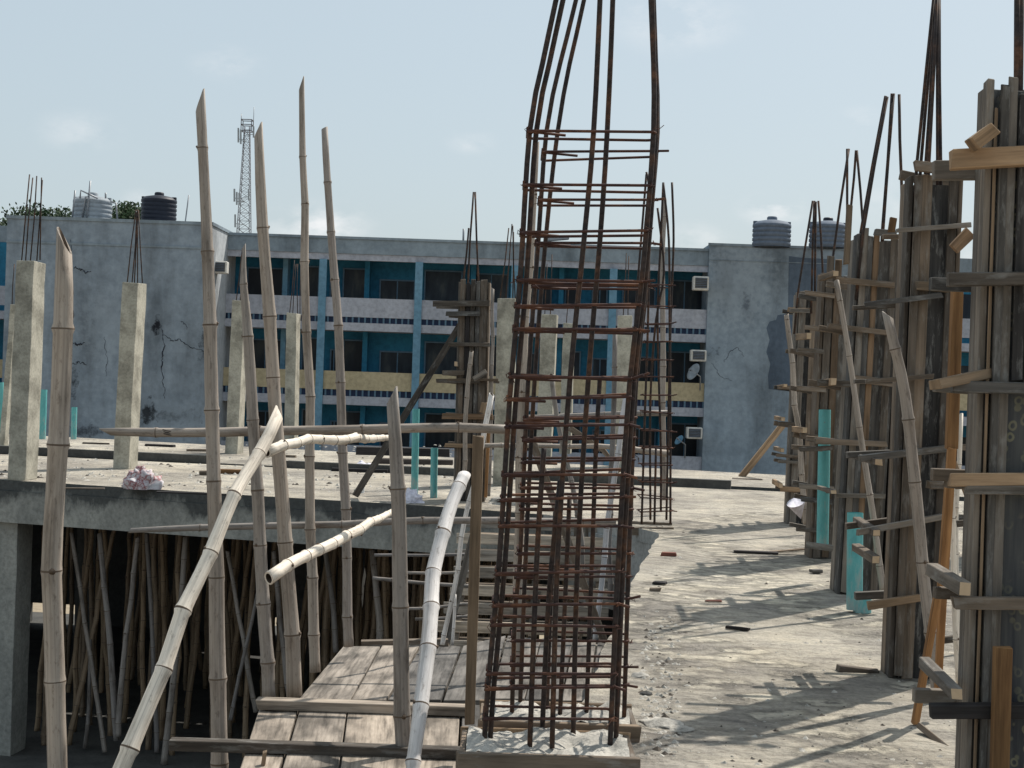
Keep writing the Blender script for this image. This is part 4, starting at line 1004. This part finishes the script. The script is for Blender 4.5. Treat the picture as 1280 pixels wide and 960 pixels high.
bamboo('bamboo pole pointing at the viewer with a broken hollow end below the upper one', [(490, 640, 8, 10.4), (450, 660, 12, 9.8), (410, 682, 14, 9.3), (372, 700, 15, 8.9), (336, 724, 17, 8.6)], 9, 'bamboo_pale', inter=.2, tip=.03, n=14, wob=.28, group='cross poles of the guard rail')
bamboo('long level bamboo rail with a pointed left end, upper of the two', [(640, 537, 12), (540, 536, 12), (400, 539, 12), (280, 541, 12), (170, 539, 11), (140, 539, 9)], 9.85, 'bamboo', inter=.55, tip=.08, tip0=0, wob=.3, group='cross poles of the guard rail')
bamboo('long level bamboo rail crossing low behind the posts to the cages', [(770, 652, 9), (640, 652, 9), (500, 652, 9), (380, 656, 9), (240, 661, 8), (165, 664, 6)], 10.7, 'bamboo_grey', inter=.5, wob=.3, group='cross poles of the guard rail')
# lashings at crossings
def tie(px, py, d, rp, label):
    c = at(px, py, d); r = rp/ppm(d); mb = MB()
    for k in range(3):
        pts = [c+Vector((math.cos(a)*r, math.sin(a)*r*1.6, (k-1)*.012+.006*math.sin(a*2))) for a in [i*math.pi/6 for i in range(13)]]
        mb.tube(pts, .003, 5)
    tag(mb.build('wire_tie', 'k'), label, 'wire tie')
tie(212, 540, 9.9, 10, 'dark wire wound round the upper rail near its left end')
tie(389, 541, 9.95, 10, 'dark wire tying the upper rail to the tallest pole')

# poles behind the twin cages
bamboo('very tall bamboo pole rising close behind the left bars of the cage', [(645, 880, 13), (649, 700, 12), (652, 500, 11), (658, 380, 11), (664, 260, 10), (669, 188, 7)], 10.5, 'bamboo', inter=.42, wob=.35, tip=.06, tip0=0)
board('sloping squared brace behind the cages descending to the right', 664, 548, 755, 800, 12.5, 9, .05, 'b', 'timber_brace', 'brace')
bamboo('white bamboo stick leaning up to the right behind the cages', [(744, 800, 7), (754, 700, 7), (766, 600, 7), (784, 495, 7)], 13.5, 'bamboo_white', inter=.3, wob=.5)
bamboo('grey bamboo post behind the cages with its foot on the stair', [(728, 720, 7), (722, 640, 7), (700, 545, 6), (690, 470, 6)], 15, 'bamboo_grey', inter=.35, wob=.5)
bamboo('upright bamboo post in the right half of the cage view', [(762, 745, 7), (762, 640, 7), (766, 540, 7), (768, 420, 6)], 15.5, 'bamboo_grey', inter=.35, wob=.5)
bamboo('upright pale bamboo pole beside the distant cage, rails tied to it', [(831, 625, 8), (829, 520, 8), (829, 430, 7), (829, 330, 6), (830, 250, 5)], 18.5, 'bamboo', inter=.45, wob=.5)
bamboo('level bamboo rail behind the cages ending in an open end at the right, higher one', [(650, 521, 6), (740, 519, 6), (800, 517, 7), (838, 517, 8)], 18.1, 'bamboo_grey', inter=.4, wob=.4, tip=.01)
bamboo('level bamboo rail behind the cages ending in an open end at the right, lower one', [(600, 557, 6), (700, 558, 6), (780, 560, 7), (835, 566, 9)], 18.0, 'bamboo', inter=.4, wob=.4, tip=.01)
board('short slanting brace between the two level rails behind the cages', 712, 535, 752, 562, 18.6, 7, .05, 'b', 'timber_brace', 'brace')
board('slanting thin board beside the foot of the distant cage', 752, 560, 775, 590, 18.5, 6, .04, 'b', 'timber_brace', 'brace')
# sticks in the stair void
for i, (xa, ya, xb, yb, w) in enumerate([(468, 694, 592, 692, 4), (508, 716, 592, 714, 4), (466, 723, 592, 732, 5), (508, 761, 592, 754, 4), (519, 774, 590, 770, 4)]):
    lab = ['topmost thin stick laid level left of the stair boards', 'second thin stick from the top left of the stair boards', 'thickest grey stick of the ladder-like set left of the stair boards',
           'slightly rising thin stick low beside the stair boards', 'lowest thin stick beside the stair boards, above the ramp end'][i]
    bamboo(lab, [(xa, ya, w), ((xa+xb)/2, (ya+yb)/2+1, w), (xb, yb, w)], 15.2, 'bamboo_grey', 'bamboo_stick', 'stick', 'thin level sticks beside the stair', .35, n=8)
board('dark squared prop leaning beside the white stick near the ramp end', 556, 808, 596, 650, 12.6, 9, .06, 'g', 'timber_prop', 'prop')
bamboo('thin white stick standing on the ramp end beside the dark prop', [(565, 808, 4), (568, 770, 4), (569, 745, 4)], 12.3, 'bamboo_white', 'bamboo_stick', 'stick', None, .2, n=8)

# ------------------------------------------------------------------ formwork of the columns
GF = R(2.5); UF = Vector((math.cos(GF), -math.sin(GF), 0)); VF = Vector((math.sin(GF), math.cos(GF), 0))
def formwork(label, xb, yb, xt, yt, wpx, planks, yokes, group='timber column formworks in the right row', ratio=1.0, side_mats='bgd', core='d', d=None, jt=.06, face=None, sideyokes=()):
    """xb,yb base left-front corner pixel; xt,yt top-left; planks=[(x0frac,x1frac,mat,dtop_px,dbot_px)]"""
    side_px = (xb-CX)*ratio*.82*wpx/F if xb > 800 else 0
    xb += side_px+2; xt += side_px+2; wpx -= side_px+2
    base = gnd(xb, yb) if d is None else Vector((at(xb, yb, d).x, d, 0)); d = base.y; w = wpx/ppm(d); dp = w*ratio
    top = at(xt, yt, d); H = top.z; lean = Vector((top.x-base.x, 0, 0))/H
    t = thing('column_formwork', label, 'column formwork', base, group)
    def P(a, b, z): return base+UF*(a*w)+VF*(b*dp)+lean*z+Z*z
    mb = MB(); i_ = .03/w
    cs = [(i_, i_), (1-i_, i_), (1-i_, 1-i_), (i_, 1-i_)]; o = len(mb.v)
    mb.quadbox([P(a, b, 0) for a, b in cs]+[P(a, b, H-.06) for a, b in cs], H, w, dp); mb.build('plywood_core', face or core, t)
    for (a0, a1, m_, dt, db) in planks:
        z0 = max(0, -db/ppm(d))+random.uniform(0, .02); z1 = H-dt/ppm(d)
        mb = MB(); th = random.uniform(.012, .03)
        mb.beam(P((a0+a1)/2, 0, z0)-VF*(-.03+th/2+.002)-VF*.03, P((a0+a1)/2+random.uniform(-.015, .015), 0, z1)-VF*(th/2+.002), (a1-a0)*w-.001, th, VF, 0, None, .003)
        mb.build('plank', m_, t, .003)
    for s, off in ((0, -1), (1, 1)):
        k = 2
        smat = random.choice(side_mats)
        for j in range(k):
            b0, b1 = j/k, (j+1)/k; z1 = H-random.uniform(0, jt)
            mb = MB(); mb.beam(P(s, (b0+b1)/2, 0)+UF*off*.014, P(s, (b0+b1)/2, z1)+UF*off*.014, dp/k-.002, .026, UF, 0, None, .003)
            mb.build('plank', smat, t, .003)
    for j in range(3):
        mb = MB(); mb.beam(P((j+.5)/3, 1, 0)+VF*.014, P((j+.5)/3, 1, H-random.uniform(0, jt))+VF*.014, w/3-.008, .026, VF, 0, None, .003)
        mb.build('plank', random.choice(side_mats), t, .003)
    for k_, (x0, y0, x1, y1, hp, m_) in enumerate(yokes):
        dd = d-.065
        mb = MB(); board_mb(mb, x0, y0, x1, y1, dd, hp, .045, dd-.12*(x1-x0)/ppm(dd)*0, jit=.004); mb.build('yoke', m_, t, .003)
        # matching yoke at the back
        a, b = at(x0, y0, dd), at(x1, y1, dd)
        if abs(b.x-a.x) > w*.7:
            mb = MB(); off_ = VF*(dp+.13); mb.beam(Vector((a.x, d-.06, a.z))+off_, Vector((b.x, d-.06, b.z-.03))+off_, hp/ppm(d), .045, (0, 1, 0)); mb.build('yoke', random.choice('bg'), t, .003)
    # side yokes: boards running front to back on the left, light on the ends painted as a pale colour
    for (px, py, hp, m_) in sideyokes:
        a = at(px, py, d-.18); b = a+VF*(dp+.38)+Z*random.uniform(-.02, .02)
        mb = MB(); mb.beam(a, b, hp/ppm(d), .045, UF, 0, 1, .003); mb.build('side_yoke', [m_, 'end'], t, .003)
    return t

# E : nearest, cut by the right edge of the picture
formwork('nearest column formwork at the right edge, with a patterned floral panel behind its boards', 1197, 1014, 1229, 97, 165,
         [(0, .03, 't', 40, 0), (.045, .11, 'g', 10, 0), (.112, .20, 'g', 0, 0), (.205, .30, 'k2', 20, -540), (.305, .50, 'd', 4, -530), (.66, .82, 'b', 2, 0)],
         [(1189, 200, 1400, 189, 25, 't'), (1185, 349, 1400, 347, 17, 'b'), (1190, 483, 1400, 488, 15, 'g'), (1187, 599, 1400, 598, 16, 't'),
          (1205, 611, 1400, 612, 11, 'g'), (1190, 754, 1400, 756, 15, 'b'), (1163, 889, 1400, 887, 18, 'k')], ratio=.35, side_mats='g', core='floral', d=5.86,
         sideyokes=[(1206, 736, 16, 'g'), (1196, 868, 15, 'g')])
board('short tan vertical board nailed low on the nearest formwork', 1249, 985, 1254, 808, 5.74, 23, .03, 'o')
board('tan board end crossing in front of the nearest formwork at mid height', 1168, 481, 1240, 466, 5.7, 12, .06, 't', d1=5.9)
board('small block sitting on the uppermost light yoke of the nearest formwork', 1214, 182, 1240, 162, 5.72, 17, .1, 't', 'timber_block', 'block')
# dark starter bar of the nearest formwork
T5 = thing('starter_bars', 'dark steel bars sticking out of the nearest formwork at the right edge', 'steel bars', at(1275, 150, 6.1))
for (xa, xb) in ((1270, 1272), (1274, 1277), (1310, 1300)):
    mb = MB(); mb.tube([at(xa, 700, 6.1), at(xa+1, 110, 6.1), at(xb, -60, 6.1)], .013, 8); mb.build('bar', 'rust', T5)

# A
formwork('second column formwork from the right, tallest timber box with a brown top yoke', 1101, 848, 1127, 216, 71,
         [(0, .17, 'b', 3, 0), (.175, .42, 'b', 2, 0), (.78, .99, 'b', 4, 0)],
         [(1143, 207, 1218, 216, 12, 'b'), (1120, 288, 1214, 281, 6, 'g'), (1145, 357, 1186, 359, 12, 't'), (1081, 381, 1178, 369, 6, 'g'),
          (1073, 573, 1183, 561, 8, 'g'), (1072, 666, 1176, 646, 8, 'g'), (1084, 757, 1150, 747, 10, 't'), (1160, 606, 1210, 607, 10, 'b'),
          (1083, 477, 1165, 470, 6, 'b')], ratio=1.0, sideyokes=[(1098, 578, 8, 'b'), (1095, 700, 10, 'b'), (1096, 666, 8, 'b')])
# B
formwork('third column formwork from the right, planks alternating tan and dark', 1037, 743, 1063, 291, 68,
         [(0, .15, 'g', -6, 0), (.155, .29, 'g', 4, 0), (.30, .44, 'm', -2, 190), (.66, .82, 'b', 2, 0)],
         [(1045, 350, 1118, 356, 7, 'b'), (1035, 407, 1110, 416, 7, 'b'), (1022, 478, 1064, 480, 8, 'b'), (1066, 473, 1114, 479, 9, 'b'), (1019, 551, 1108, 555, 7, 'b'),
          (1045, 619, 1106, 620, 6, 'g'), (1000, 562, 1040, 560, 6, 'b'), (1008, 681, 1040, 685, 8, 'g'), (1093, 290, 1120, 292, 8, 'g')], sideyokes=[(1045, 342, 7, 't'), (1042, 477, 9, 't'), (1042, 615, 5, 'b')])
board('upright tan board standing above the third formwork among its steel bars', 1058, 330, 1062, 256, 11.6, 7, .04, 't')
# C
formwork('fourth column formwork from the right, brown with two boards standing proud', 1005, 698, 1022, 338, 54,
         [(0, .22, 'b', -18, 0), (.25, .45, 'm', -14, 0), (.75, 1, 'b', 6, 0)],
         [(1007, 366, 1044, 370, 6, 'b'), (987, 388, 1012, 389, 5, 'g'), (1006, 409, 1034, 412, 6, 'b'), (996, 485, 1032, 488, 6, 'b'), (1000, 545, 1036, 548, 7, 'b'),
          (999, 607, 1042, 611, 6, 'g'), (1001, 624, 1040, 628, 6, 'g'), (995, 661, 1026, 663, 5, 'b'), (996, 437, 1030, 440, 6, 'b')], sideyokes=[(1006, 538, 7, 't'), (1011, 420, 8, 't')])
# D
formwork('farthest column formwork of the right row, dark timber box', 979, 655, 992, 364, 36,
         [(0, .3, 'g', 0, 0), (.52, .78, 'b', 3, 0)],
         [(984, 387, 1012, 388, 5, 't'), (988, 438, 1010, 439, 5, 'b'), (973, 484, 1000, 485, 5, 'b'), (973, 530, 1000, 531, 6, 'b'), (970, 569, 1000, 571, 4, 'b'), (973, 577, 1000, 578, 4, 'g'),
          (975, 611, 1000, 612, 6, 't')], sideyokes=[(982, 482, 4, 't'), (979, 524, 5, 't'), (978, 563, 5, 't'), (976, 607, 6, 't')])
# F : middle
formwork('lone column formwork on the left slab in the middle of the photo', 567, 626, 574, 349, 36,
         [(0, .18, 'b', 0, 0), (.22, .36, 'k', 4, 0), (.38, .55, 'b', 0, 0), (.58, .72, 'd', 2, 0), (.74, 1, 'b', 0, 0)],
         [(541, 380, 612, 379, 7, 'b'), (557, 392, 600, 392, 6, 'g'), (560, 430, 612, 431, 5, 'b'), (545, 476, 600, 477, 5, 'b'), (553, 466, 580, 466, 6, 'b'), (553, 520, 616, 521, 7, 'm'), (560, 475, 622, 475, 3, 't'),
          (556, 556, 612, 558, 5, 't')], group='column formworks', sideyokes=[(570, 455, 6, 'g')])
board('diagonal squared brace propping the middle formwork from the left', 444, 620, 601, 364, 19.4, 8, .07, 'b', 'timber_brace', 'brace', d1=19.7)
board('bright offcut nailed to the right side of the middle formwork', 603, 516, 606, 503, 19.3, 8, .04, 't')
board('pale notched offcut on the right side of the middle formwork', 592, 474, 608, 464, 19.3, 6, .05, 'w')
bamboo('thin bamboo stick standing between the middle formwork and the concrete pillar', [(610, 620, 6), (613, 480, 5), (617, 362, 4)], 19.5, 'bamboo_grey', inter=.35, wob=.6)
bamboo('bamboo stick tied in front of the middle formwork', [(580, 600, 6), (584, 500, 6), (590, 440, 5)], 19.3, 'bamboo', inter=.4, wob=.4)
board('thin brown board standing right of the middle formwork', 607, 622, 611, 535, 19, 4, .03, 'o')

# starter bars above the formworks
def starters(label, lst, d, rad=.011, foot=None):
    t = thing('starter_bars', label, 'steel bars', at(lst[0][0], lst[0][1], d), 'bars sticking up out of the formworks')
    for (x0, y0, x1, y1) in lst:
        mb = MB(); dx = random.uniform(-.8, .8); dd = d+random.uniform(.0, .18)
        mb.tube([at(x0-(x1-x0)*.3, y0+(y0-y1)*.5, dd), at(x0, y0, dd), at((x0+x1)/2+dx, (y0+y1)/2, dd), at(x1, y1, dd)], rad, 7); mb.build('bar', 'rust', t)
    return t
starters('bundle of bars converging above the second formwork from the right, leaving the photo', [(1146, 206, 1169, -20), (1151, 206, 1170, -20), (1157, 208, 1171, -20), (1161, 208, 1172, -20), (1172, 210, 1173, -20), (1176, 210, 1174, -20)], 8.55, .0095)
starters('doubled bars spreading above the third formwork from the right', [(1076, 290, 1107, 120), (1079, 290, 1109, 121), (1103, 286, 1115, 117), (1104, 286, 1117, 117), (1127, 230, 1124, 118)], 11.9, .012)
starters('bars crossing like an X above the fourth formwork from the right', [(1040, 330, 1061, 186), (1059, 262, 1059, 186), (1064, 256, 1070, 188), (1079, 288, 1071, 188)], 14.3, .012)
starters('short bars above the farthest formwork of the right row', [(998, 362, 1016, 251), (1015, 345, 1018, 251), (1019, 330, 1020, 252), (1028, 330, 1023, 251)], 17.6, .013)
starters('two pairs of bars above the lone middle formwork', [(585, 352, 592, 240), (598, 352, 594, 240), (579, 352, 586, 285)], 19.8, .013)

# leaning props in front of the right row
bamboo('slender tan stick leaning on the farthest formwork of the right row', [(1008, 655, 8), (1003, 590, 7), (996, 520, 7), (989, 450, 7), (984, 393, 6)], 16.6, 'bamboo', inter=.4, wob=.5)
bamboo('thin bamboo prop leaning on the third formwork, upper end by a pale block', [(1104, 738, 9), (1092, 640, 8), (1077, 545, 8), (1062, 440, 7), (1047, 352, 7)], 11.0, 'bamboo', inter=.45, wob=.4)
bamboo('thick curved bamboo prop leaning on the second formwork', [(1180, 925, 13), (1168, 840, 15), (1156, 740, 15), (1149, 660, 15), (1140, 570, 15), (1130, 480, 14), (1112, 398, 12)], 7.95, 'bamboo', inter=.36, wob=.3, tip=.05, tip0=3, n=14)
board('orange upright timber between the second formwork and the nearest one', 1177, 740, 1190, 560, 7.6, 11, .05, 'o', 'timber_prop', 'prop')
board('upper orange timber leaning between the two nearest formworks', 1189, 562, 1197, 356, 7.62, 13, .05, 'o', 'timber_prop', 'prop')
board('orange board leaning with its foot on the slab near the nearest formwork', 1144, 905, 1172, 742, 7.35, 9, .04, 'o', 'timber_prop', 'prop')
board('second orange board behind the leaning one, foot hidden by the bamboo prop', 1172, 860, 1178, 745, 7.5, 8, .04, 'o', 'timber_prop', 'prop')
bamboo('pale bamboo prop seen through the gap left of the nearest formwork', [(1199, 860, 8), (1194, 740, 8), (1190, 640, 7), (1190, 580, 6)], 8.1, 'bamboo_pale', inter=.3)
bamboo('second pale bamboo stick in the gap left of the nearest formwork', [(1206, 930, 6), (1196, 700, 6), (1200, 520, 6)], 9.4, 'bamboo_pale', inter=.3)
board('broken brown board end sticking out right of the second formwork', 1192, 312, 1213, 290, 8.2, 15, .03, 'm')
board('small brown block standing on the third formwork top', 1114, 290, 1117, 272, 11.5, 9, .04, 'o', 'timber_block', 'block')
board('thin cross board in the gap beside the nearest formwork, lower one', 1176, 800, 1206, 797, 8.6, 8, .04, 'b')
board('thin cross board in the gap beside the nearest formwork, upper one', 1196, 655, 1222, 652, 8.9, 8, .04, 'b')
board('slanting thin lath crossing the gap beside the nearest formwork', 1186, 560, 1216, 640, 9.2, 5, .03, 't')
board('brace leaning on the grey wall behind the right row of formworks', 926, 597, 978, 532, 26.6, 8, .09, 't', 'timber_brace', 'brace')
# further formworks on the right, seen through gaps
formwork('partly hidden formwork farther back on the right, seen through the narrow gap', 1212, 700, 1222, 405, 60, [(0, .3, 'b', 0, 0), (.35, .7, 'g', 0, 0), (.72, 1, 'b', 0, 0)],
         [(1200, 470, 1285, 471, 6, 'b'), (1200, 560, 1285, 561, 6, 'b'), (1198, 650, 1285, 652, 6, 'b')], group='column formworks')

# debris on the floor at right
board('nailed piece of timber lying beside the foot of the second formwork', 1047, 836, 1097, 842, 8.7, 10, .07, 'b', 'timber_offcut', 'offcut')
board('dark offcut lying in the shade at the foot of the thick bamboo prop', 1115, 872, 1165, 876, 8.2, 7, .08, 'k', 'timber_offcut', 'offcut')
board('crossed thin board lying flat near the nearest formwork', 1150, 908, 1195, 945, 7.2, 7, .04, 'b', 'timber_offcut', 'offcut', d1=6.9)
def flat(label, px, py, w, l, ang, m='b', th=.02, name='timber_offcut', cat='offcut', group='wood scraps on the slab'):
    c = gnd(px, py); a = Vector((math.cos(ang), math.sin(ang), 0)); mb = MB()
    mb.beam(c-a*l/2+Z*(th/2+.003), c+a*l/2+Z*(th/2+.006), th, w, a.cross(Z), 0, None, .004); tag(mb.build(name, m, bevel=.003), label, cat, group)
flat('dark scrap of board on the slab between the third and fourth shadows', 945, 692, .08, .42, -.1, 'k')
flat('red scrap of brick on the slab near the stairwell corner', 836, 695, .07, .14, -.1, 'red', .03, 'brick_piece', 'brick piece', None)
flat('dark thin scrap on the slab beyond the leftmost shadow', 825, 731, .06, .10, -.3, 'k')
flat('small dark chip on the slab edge right of the stairwell', 819, 739, .04, .09, 0, 'b')
flat('small red splinter on the open slab', 892, 753, .025, .12, -.2, 'red', .012, 'brick_piece', 'brick piece', None)
flat('thin dark lath on the slab in front of the third formwork shadow', 922, 788, .025, .16, -.5, 'k')
flat('flat lath at the foot of the brace by the grey wall', 934, 600, .2, .5, -.1, 'b')
flat('long narrow batten lying on the slab beside the fourth formwork', 985, 690, .03, .6, .7, 'b')
flat('pale block of wood on the slab beside the lower turquoise pipe', 1020, 717, .08, .1, .2, 'w', .03)
flat('brown offcut lying by the left slab pole, right one', 283, 592, .1, .55, -.05, 'o', .06)
flat('brown offcut on the left slab behind the sunlit slanting pole', 262, 594, .1, .3, .1, 'b', .06)
flat('dark board lying on the left slab beside the fourth pole', 385, 582, .12, .7, -.1, 'k', .06)
flat('dark board lying on the left slab, right of the fourth pole', 450, 590, .12, .9, -.05, 'k', .05)
flat('thin dark batten far left on the slab beyond the kerb', 200, 559, .1, .6, -.25, 'k', .05)
flat('thin batten on the left slab near the slim pillar', 350, 572, .08, .6, -.2, 'b', .05)
flat('brown batten lying across the far slab left of the brace foot', 250, 565, .08, .5, .3, 'b', .05)
flat('narrow board lying near the far edge behind the left pillar', 120, 556, .08, .5, .1, 'b', .04)
flat('thin lath lying near the front rim of the left slab', 240, 618, .05, .9, -.1, 'k', .02)
flat('thin lath lying near the bag on the left slab', 100, 612, .03, .6, .2, 'b', .02)
# loose stack of dark boards behind the posts
for i, (xa, ya, xb, yb, w, lab) in enumerate([(446, 563, 562, 566, 10, 'dark plank stack piece lying behind the pointed post, top one'), (470, 576, 566, 578, 6, 'thin plank under the dark stack behind the pointed post')]):
    board(lab, xa, ya, xb, yb, 25.5-i*.3, w, .3, 'k')
# rubble
random.seed(77); mb = MB()
def chip(c, s):
    o = len(mb.v); k = 5
    pts = [c+Vector((math.cos(a)*s*random.uniform(.5, 1.3), math.sin(a)*s*random.uniform(.5, 1.3), 0)) for a in [i*2*math.pi/k for i in range(k)]]
    top = c+Vector((random.uniform(-.3, .3)*s, random.uniform(-.3, .3)*s, s*random.uniform(.3, .8)))
    mi = random.choice([0, 0, 0, 1])
    for i in range(k): mb.poly([pts[i], pts[(i+1) % k], top], mi)
for _ in range(520):
    px, py = random.uniform(800, 1210), 600+360*random.random()**.6; q = gnd(px, py)
    if q.x < .3+.146*(q.y-7.5)+.1: continue
    chip(q, random.choice([.003, .004, .005, .006, .008, .014])*(1+.03*q.y))
for _ in range(200):
    q = gnd(random.uniform(802, 850), random.uniform(770, 945))
    if q.x < .42+.146*(q.y-7.5): continue
    chip(q, random.uniform(.006, .024))
for _ in range(700):
    q = gnd(random.uniform(0, 620), random.uniform(556, 618)); 
    if q.y < 20.8-.33*(q.x+6.8): continue
    chip(q, random.uniform(.015, .05))
o = mb.build('rubble', ['mortar', 'b']); o['kind'] = 'stuff'; o['label'] = 'small chips of mortar and wood scattered over the slabs'

# mortar heap and rough lumps right of the kicker box
def lump(px, py, r, h, label, m='mortar', name='mortar_lump', cat='mortar lump', z=0, sy=1.0, group=None):
    c = gnd(px, py, z); mb = MB(); n, k = 20, 8; o = 0
    for j in range(k+1):
        f = j/k
        for i in range(n):
            a = 2*math.pi*i/n; rr_ = r*math.sin(math.pi/2*(1-f))
            nn = 1+.35*noise.fractal(Vector((math.cos(a)*2+px, math.sin(a)*2, f*3)), 1, 2, 3)
            mb.v.append(Vector((c.x+math.cos(a)*rr_*nn, c.y+math.sin(a)*rr_*nn*sy, c.z+h*f*(.8+.4*nn*.5))))
    for j in range(k):
        for i in range(n):
            i2 = (i+1) % n; mb.f.append([j*n+i, j*n+i2, (j+1)*n+i2, (j+1)*n+i]); mb.mi.append(0); mb.sm.append(True); mb.uv.append([(0, 0)]*4)
    tag(mb.build(name, m, origin=c), label, cat, group)
lump(828, 905, .10, .03, 'low crusty mortar heap beside the second kicker box'); lump(852, 912, .06, .02, 'flat mortar splash right of the crusty heap')
lump(808, 868, .035, .02, 'dark small mortar lump on the slab by the cage foot', 'conc_dark'); lump(801, 845, .05, .025, 'grey lump of mortar on the slab behind the cage foot')
lump(640, 630, .3, .14, 'pale heap of mortar behind the cages at the stair head', 'mortar')
# sack and bags
def bag(px, py, r, h, label, m, name='sack', z=0, sx=1.4):
    c = gnd(px, py, z); mb = MB(); n, k = 28, 14
    for j in range(k+1):
        th = math.pi/2*j/k*1.0
        for i in range(n):
            a = 2*math.pi*i/n; p = Vector((math.cos(a)*math.cos(th)*sx, math.sin(a)*math.cos(th), math.sin(th)))
            f = 1+.45*noise.fractal(p*2.2+Vector((px, 0, 0)), 1, 2, 5); mb.v.append(c+Vector((p.x*r*f, p.y*r*f, p.z*h*f)))
    for j in range(k):
        for i in range(n):
            i2 = (i+1) % n; mb.f.append([j*n+i, j*n+i2, (j+1)*n+i2, (j+1)*n+i]); mb.mi.append(0); mb.sm.append(True); mb.uv.append([(0, 0)]*4)
    tag(mb.build(name, m, origin=c), label, 'bag')
bag(177, 611, .16, .24, 'crumpled white and reddish sack on the rim of the left slab', 'cloth')
bag(512, 628, .12, .15, 'crumpled white plastic bag by the foot of the turquoise pipes', 'bag', 'plastic_bag')
bag(455, 588, .16, .12, 'pale scrap of plastic on the slab behind the fifth pole', 'bag', 'plastic_bag')
# lilac paper cone caught on the far formwork
c = at(995, 630, 16.4); mb = MB(); n = 14
for k in range(n): a = 2*math.pi*k/n; mb.v.append(c+Vector((math.cos(a)*.10, math.sin(a)*.05, .02+.045*math.sin(a)+.03*math.cos(a))))
mb.v.append(c+Vector((.06, 0, -.16)))
mb.v.append(c+Vector((-.01, 0, .07)))
for k in range(n):
    for q in (n, n+1): mb.f.append([k, (k+1) % n, q]); mb.mi.append(0); mb.sm.append(True); mb.uv.append([(0, 0)]*3)
tag(mb.build('cement_bag', 'bag'), 'lilac torn bag hanging against the farthest formwork of the right row', 'bag')

# turquoise pipes
def pipe(label, x0, y0, x1, y1, w, d=None, coupling=None, pvc='pvc'):
    p = gnd(x0, y0); d = d or p.y; a = at(x0, y0, d); b = at(x1, y1, d); r = w/2/ppm(d)
    t = thing('drain_pipe', label, 'pipe', a, 'turquoise plastic pipes standing on the slab')
    mb = MB(); mb.tube([a, b], r, 20, cap=False); mb.tube([b, a], r*.92, 20, cap=False); mb.build('tube', pvc, t)
    if coupling:
        mb = MB(); c0 = a.lerp(b, coupling[0]); c1 = a.lerp(b, coupling[1]); dx = Vector((coupling[2]/ppm(d), -.02, 0))
        mb.tube([c0+dx, c1+dx], r*1.12, 20, cap=False); mb.tube([c1+dx, c0+dx], r*1.04, 20, cap=False); mb.build('coupling', pvc, t)
pipe('tall turquoise pipe behind the fourth formwork', 1028, 684, 1031, 512, 15, 12.6)
pipe('turquoise pipe with a dusty loose coupling at its foot, nearest of the pipes', 1068, 762, 1069, 641, 20, 11.0, (-.02, .17, 9))
pipe('tall turquoise pipe in the middle of the left slab', 518, 622, 520, 511, 9, 20.4)
pipe('shorter turquoise pipe right of the tall middle one', 542, 626, 543, 560, 9, 19.9)
pipe('turquoise pipe behind the nearest left pillar', 53, 549, 55, 487, 8, 29)
pipe('slanting turquoise pipe right of the widest bamboo pole', 92, 549, 93, 509, 7, 30)
pipe('turquoise pipe at the left border of the photo', 4, 546, 1, 478, 7, 29)
pipe('short white pipe stub on the slab beside the brace foot', 452, 624, 453, 606, 6, 20.3, None, 'white_pl')
